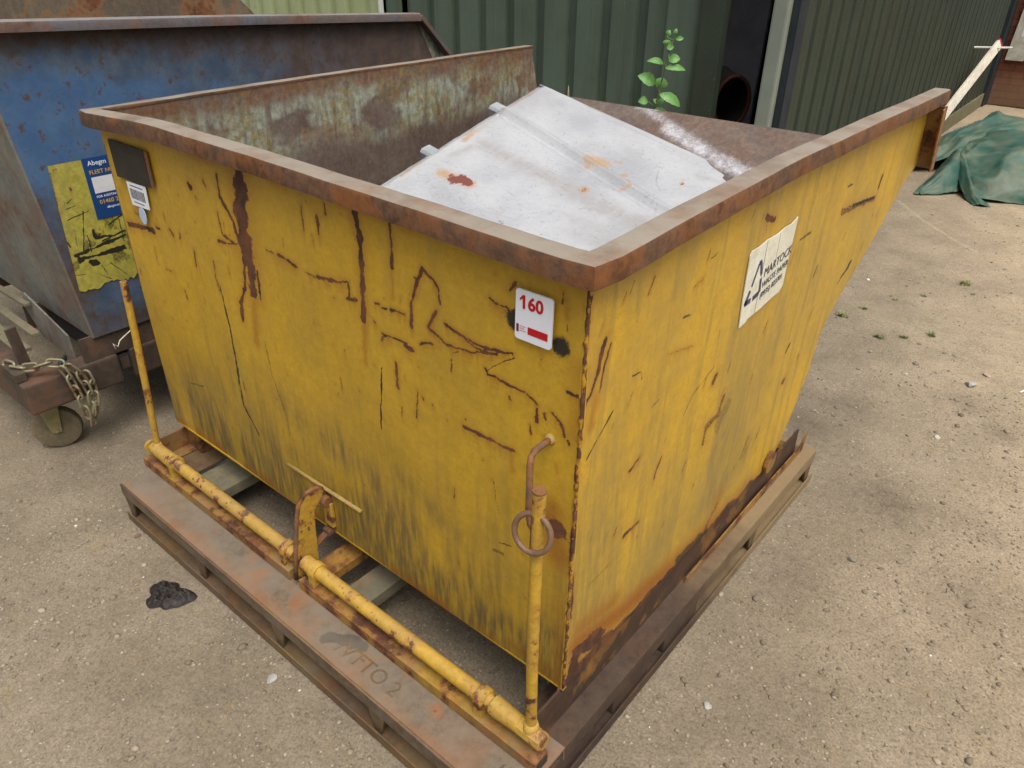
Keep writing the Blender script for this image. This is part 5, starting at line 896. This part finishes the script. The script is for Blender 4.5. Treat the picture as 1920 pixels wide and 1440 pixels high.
gy = y0b(tt)+ss*(np.interp(tt, [0, .2, .45, .65, .76, .90, 1.], [1.0, 1.25, 1.50, 1.66, 1.742, 1.66, 1.57])-y0b(tt))
gz2 = .425+tt*(btop(gy)-.425)
a4 = np.zeros((len(gy), 4)); pch = np.exp(-((gy+.0)/.20)**2-((gz2-1.12)/.17)**2)*1.1+np.exp(-((gy-.35)/.3)**2-((gz2-1.18)/.09)**2)*.55+np.exp(-((gy-.7)/.22)**2-((gz2-1.15)/.10)**2)*.30+np.exp(-((gy-.10)/.08)**2-((gz2-.9)/.25)**2)*.8+np.exp(-((gy-.1)/.1)**2-((gz2-.55)/.05)**2)*.6
a4[:, 3] = np.clip(pch+.30*sstep(1.39, 1.30, gz2)*sstep(1.6, .3, gy), 0, 1)
ex = MB(); 
gridmesh('side_panel', np.stack([gy*0, gy, gz2], 1), nu, nv, M['blue'], bs_, a4, None)
pr_ = [(-.035, .425), (1.0, .425), (1.25, .62), (1.50, .87), (1.66, 1.06), (1.745, 1.182), (1.57, 1.352), (-.12, 1.425)]
bk(MB().prism(pr_, lambda a, b, t: (t, a, b), XB-.006, XB-.002), 'side_panel_inner', M['inner'])
far = bk(MB().prism(pr_, lambda a, b, t: (t, a, b), XF, XF+.006), 'side_panel', worn('rusted inner side', '54483e', '64584a', th=.55, rsc=5, streak=.5, stcol='7c7c68', rough=.7, soft=.1))
def bq(name, p, mat):  # plate from four corners with thickness
    a, b, c, d = [Vector(q) for q in p]; n_ = (b-a).cross(d-a).normalized()*.006
    return bk(MB().add([a, b, c, d, a-n_, b-n_, c-n_, d-n_], [(0, 1, 2, 3), (7, 6, 5, 4), (0, 4, 5, 1), (1, 5, 6, 2), (2, 6, 7, 3), (3, 7, 4, 0)]), name, mat)
bq('back_panel', [(XF+.007, -.041, .425), (XB-.001, -.041, .425), (XB-.001, -.126, 1.42), (XF+.007, -.126, 1.42)], M['browngrey'])
bk(MB().box(XF+.01, XB-.008, -.03, 1.0, .432, .438), 'floor_plate', M['inner'])
for (a, b) in zip([(1.0, .435), (1.25, .625), (1.50, .875), (1.66, 1.065)], [(1.25, .625), (1.50, .875), (1.66, 1.065), (1.735, 1.175)]):
    bq('floor_plate', [(XF+.01, a[0]-.01, a[1]), (XB-.01, a[0]-.01, a[1]), (XB-.01, b[0]-.01, b[1]), (XF+.01, b[0]-.01, b[1])], M['inner'])
prb = [(-.006, 0), (.030, 0), (.037, -.003), (.040, -.010), (.040, -.030), (.034, -.031), (.033, -.009), (-.006, -.006)]
bpth = [(XF, 1.57, 1.360), (XF, -.12, 1.432), (XB, -.12, 1.432), (XB, .7, 1.400), (XB, 1.57, 1.360)]
M['rim_blue'] = worn('blue grey rusted rim', '5a4c46', '50545c', th=.55, rsc=6, rough=.65, dust=.35, dcol='625a54', soft=.12, rc2=('4e3c34', '6a4a3a'), top=.7, topc='808488')
bk(MB().sweep([Vector(p) for p in bpth], prb), 'rim', M['rim_blue'], smooth=35)
for x, s in ((XB, 1), (XF, -1)):
    bk(MB().beam((x+s*.020, 1.572, 1.348), (x+s*.020, 1.748, 1.178), .040, .018, up=(0, .7, .7)), 'lip_flange', M['rim_blue'], bevel=.003)
# faded decal with a blue fleet label
nu, nv = 220, 260
gy, gz3 = np.meshgrid(np.linspace(-.020, .42, nu), np.linspace(0, 1, nv), indexing='ij'); gy = gy.ravel(); gz3 = gz3.ravel()
lowz = .600+.030*(fbm(gy*30, gy*0, 2)-.5)+.016*(fbm(gy*140, gy*0+3, 2)-.5); gzz = lowz+gz3*(1.018-lowz)
mk = paint(gy, gzz, MP, halo=.2)
mk[:, 2] = np.maximum(mk[:, 2], .5*sstep(.62, .68, fbm(gy*24+5, gzz*16, 4))*sstep(.95, .8, gzz)*sstep(.62, .68, gzz))
dm = worn('faded yellow decal', 'a39a3e', '98904a', th=.66, rsc=12, marks=True, rough=.5, dust=.15)
dec = gridmesh('decal', np.stack([gy*0+.0025, gy-.03*(1-gz3)*.6, gzz], 1), nu, nv, dm, bs_, mk)
lb = bk(MB().prism([(.081, .822), (.26, .822), (.26, 1.020), (.081, 1.020)], lambda a, b, t: (t, a, b), XB+.003, XB+.0045), 'fleet_label', plain('navy label', '1d3f70', '1f4274', 6, .4, 0))
def lbt(s, sz, y, z, m): text(s, sz, m, lb, (.0050, y, z), (0, 1, 0), (0, 0, 1), name='lettering')
wh = plain('white lettering', 'd8e0e6', 'd8e0e6', 5, .5, 0); yo = plain('yellow lettering', 'c9a23c', 'c9a23c', 5, .5, 0)
lbt('Abegm', .021, .096, .996, wh); lbt('FLEET NUMBER', .018, .094, .968, yo)
MB().box(.0047, .0052, .096, .20, .906, .958).build('white_box', plain('white box', 'cfd0d2', 'c8c8cc', 30, .5, 0), lb)
lbt('FOR ASSISTANCE CALL', .0105, .097, .891, wh); lbt('01460 242', .019, .102, .870, yo); lbt('abegm.com', .0115, .122, .853, wh)
# chassis on castors
M['chas'] = worn('brown rusted chassis', '40352d', '4b3e33', th=.56, rsc=6, rough=.7, dust=.35, dcol='62564a', soft=.12, rc2=('4a372c', '6b4a36'))
bk(MB().box(XB-.09, XB, -.295, .022, .225, .338).box(XB-.09, XB-.012, .0225, .066, .262, .322).box(XB-.09, XB, .0665, 1.5, .225, .338), 'side_beam', M['chas'], bevel=.008)
bk(MB().box(XB-.085, XB-.0122, .020, .070, .2625, .3215), 'fork_pocket', M['dark'])
bk(MB().box(XF, XB-.091, -.295, -.20, .225, .338), 'front_beam', M['chas'], bevel=.008); bk(MB().box(XF, XF+.09, -.199, 1.5, .225, .338), 'side_beam', M['chas'], bevel=.008)
bk(MB().box(XF+.1, XB-.1, .45, .55, .25, .33), 'cross_beam', M['chas'], bevel=.004)
bk(MB().box(XB-.020, XB-.010, -.085, .60, .339, .43), 'support_plate', M['chas']); bk(MB().box(XB-.45, XB-.44, -.10, .60, .339, .43), 'support_plate', M['chas'])
bk(MB().box(-2.44, -2.042, -.03, -.024, .339, .424), 'support_plate', M['dark'])  # underside plate added dark; the shade under the bin is put into its colour
bk(MB().prism([(-2.10, .339), (-2.36, .339), (-2.46, .43), (-2.42, .50), (-2.10, .43)], lambda a, b, t: (a, t, b), -.095, -.089), 'latch_bracket', M['browngrey'])
bk(MB().box(-2.75, -2.28, -.215, -.165, .339, .352).box(-2.60, -2.25, -.16, -.13, .395, .41), 'latch_plate', M['grey_beam'], bevel=.002)
bk(MB().beam((-2.20, -.22, .339), (-2.215, -.225, .47), .035, .014), 'latch_post', M['chas'], bevel=.002)
bk(MB().beam((-2.78, -.12, .47), (-2.36, -.11, .475), .022, .012), 'latch_bar', M['grey_beam'], bevel=.002)
bk(MB().box(-2.20, -2.06, -.298, -.262, .339, .372), 'clip_block', M['chas'], bevel=.004)
def castor(x, y, rot):
    cst = M['cast_wheel']; mb = MB(); r = .083; c, s = math.cos(rot), math.sin(rot)
    F2 = lambda u, v, w_: (x+u*c-w_*s, y+u*s+w_*c, v)      # u along rolling, w_ along axle
    rings = [(-.019, .03), (-.019, .070), (-.016, .079), (-.006, .083), (.006, .083), (.016, .079), (.019, .070), (.013, .062), (.013, .034), (.022, .030), (.022, .012)]
    vs = []; n_ = 32
    for w_, rr in rings: vs += [F2(rr*math.cos(6.2832*k/n_), .084+rr*math.sin(6.2832*k/n_), w_) for k in range(n_)]
    fs = [(i*n_+k, i*n_+(k+1) % n_, (i+1)*n_+(k+1) % n_, (i+1)*n_+k) for i in range(len(rings)-1) for k in range(n_)]+[tuple(range(n_)), tuple((len(rings)-1)*n_+k for k in range(n_))]
    wl = bk(mb.add(vs, fs), 'castor_wheel', cst, smooth=40)
    f = MB()
    for w_ in (-.030, .026):
        q = [(-.045, .2235), (.035, .2235), (.016, .075), (-.016, .075)]; f.add([F2(a, b, w_) for a, b in q]+[F2(a, b, w_+.004) for a, b in q], [(0, 1, 2, 3), (7, 6, 5, 4), (0, 4, 5, 1), (1, 5, 6, 2), (2, 6, 7, 3), (3, 7, 4, 0)])
    f.add([F2(a, b, c_) for b in (.218, .2242) for a, c_ in ((-.06, -.045), (.06, -.045), (.06, .045), (-.06, .045))], [(0, 1, 2, 3), (7, 6, 5, 4), (0, 4, 5, 1), (1, 5, 6, 2), (2, 6, 7, 3), (3, 7, 4, 0)])
    f.tube([F2(0, .084, -.036), F2(0, .084, .038)], .009, 10)
    bk(f, 'castor_fork', M['fork'], smooth=30)
M['cast_wheel'] = worn('dusty cream nylon wheel', '766c54', '665c48', th=.7, rough=.85, dust=.7, dcol='5e5444'); M['fork'] = worn('yellow grey castor fork', '86804e', '75704e', th=.56, rough=.6, dust=.5)
castor(-2.150, -.205, math.radians(62)); castor(-2.10, 1.35, math.radians(80)); castor(-3.28, -.22, 1.2); castor(-3.28, 1.35, 1.2)
# chain
ch = thing('chain', 'grey steel chain draped over the chassis of the blue skip', 'chain', (-2.0, -.2, .25)); CO = Vector((-2.0, -.2, .25))
mch = worn('dusty steel chain', '8a8468', '7a745e', th=.58, rsc=30, rough=.5, dust=.5, dcol='6b604e', metal=.3)
def chain(pts, seed=0):
    pts = [Vector(p) for p in pts]; seg = []; L = .0430
    cum = [0]
    for a, b in zip(pts[:-1], pts[1:]): cum.append(cum[-1]+(b-a).length)
    def at(s_):
        for i in range(len(pts)-1):
            if s_ <= cum[i+1]: f = (s_-cum[i])/(cum[i+1]-cum[i]); return pts[i].lerp(pts[i+1], f)
        return pts[-1]
    k = 0; s_ = 0
    while s_+L*.9 < cum[-1]:
        a, b = at(s_), at(s_+L); c = (a+b)/2; d = (b-a).normalized(); h = Vector((.75, -.60, .1)); h = (h-d*h.dot(d)).normalized(); w_ = d.cross(h)
        q = (h if k % 2 else w_); q = (q*math.cos(.35)+d.cross(q)*math.sin(.35)).normalized(); hl, hw = .0285, .0125; R_ = hw
        loop = []
        for t in np.linspace(-math.pi/2, math.pi/2, 7): loop.append(c+d*((hl-R_)+R_*math.cos(t))+q*(R_*math.sin(t)))
        for t in np.linspace(math.pi/2, 3*math.pi/2, 7): loop.append(c+d*(-(hl-R_)+R_*math.cos(t))+q*(R_*math.sin(t)))
        MB().tube([p-CO for p in loop], .0044, 8, closed=True).build('link', mch, ch, smooth=True)
        s_ += L; k += 1
chain([(-1.992, -.172, .375), (-1.990, -.160, .33), (-1.986, -.150, .25), (-1.985, -.145, .19), (-1.985, -.14, .125)])
chain([(-1.992, -.150, .375), (-1.988, -.125, .33), (-1.984, -.115, .25), (-1.985, -.125, .18), (-1.986, -.135, .13)])
chain([(-1.990, -.105, .33), (-1.985, -.095, .27), (-1.985, -.11, .19), (-1.985, -.13, .14)])
chain([(-2.00, -.165, .385), (-2.02, -.19, .395), (-2.05, -.225, .380), (-2.09, -.262, .376), (-2.145, -.285, .378), (-2.20, -.29, .376)])
tag(MB().tube([(-1.998, -.175, .383), (-2.01, -.16, .392), (-2.03, -.145, .385), (-2.06, -.13, .38)], [.006, .009, .009, .004], 8).build('black_strap', M['strip'], None, smooth=True), 'short black strap tying the chain on the blue skip chassis', 'strap')
tag(MB().tube([(-1.985, .010, .375), (-1.988, .006, .398), (-1.985, .018, .382), (-1.985, .030, .402), (-1.985, .055, .415), (-1.985, .075, .425), (-1.983, .085, .413), (-1.985, .075, .405), (-1.983, .09, .425), (-1.985, .10, .412)], .0024, 6).build('white_string', plain('white string', 'cfcab4', 'bcb69c', 20, .7, .1), None, smooth=True), 'knotted piece of white string hanging from the blue skip', 'string')
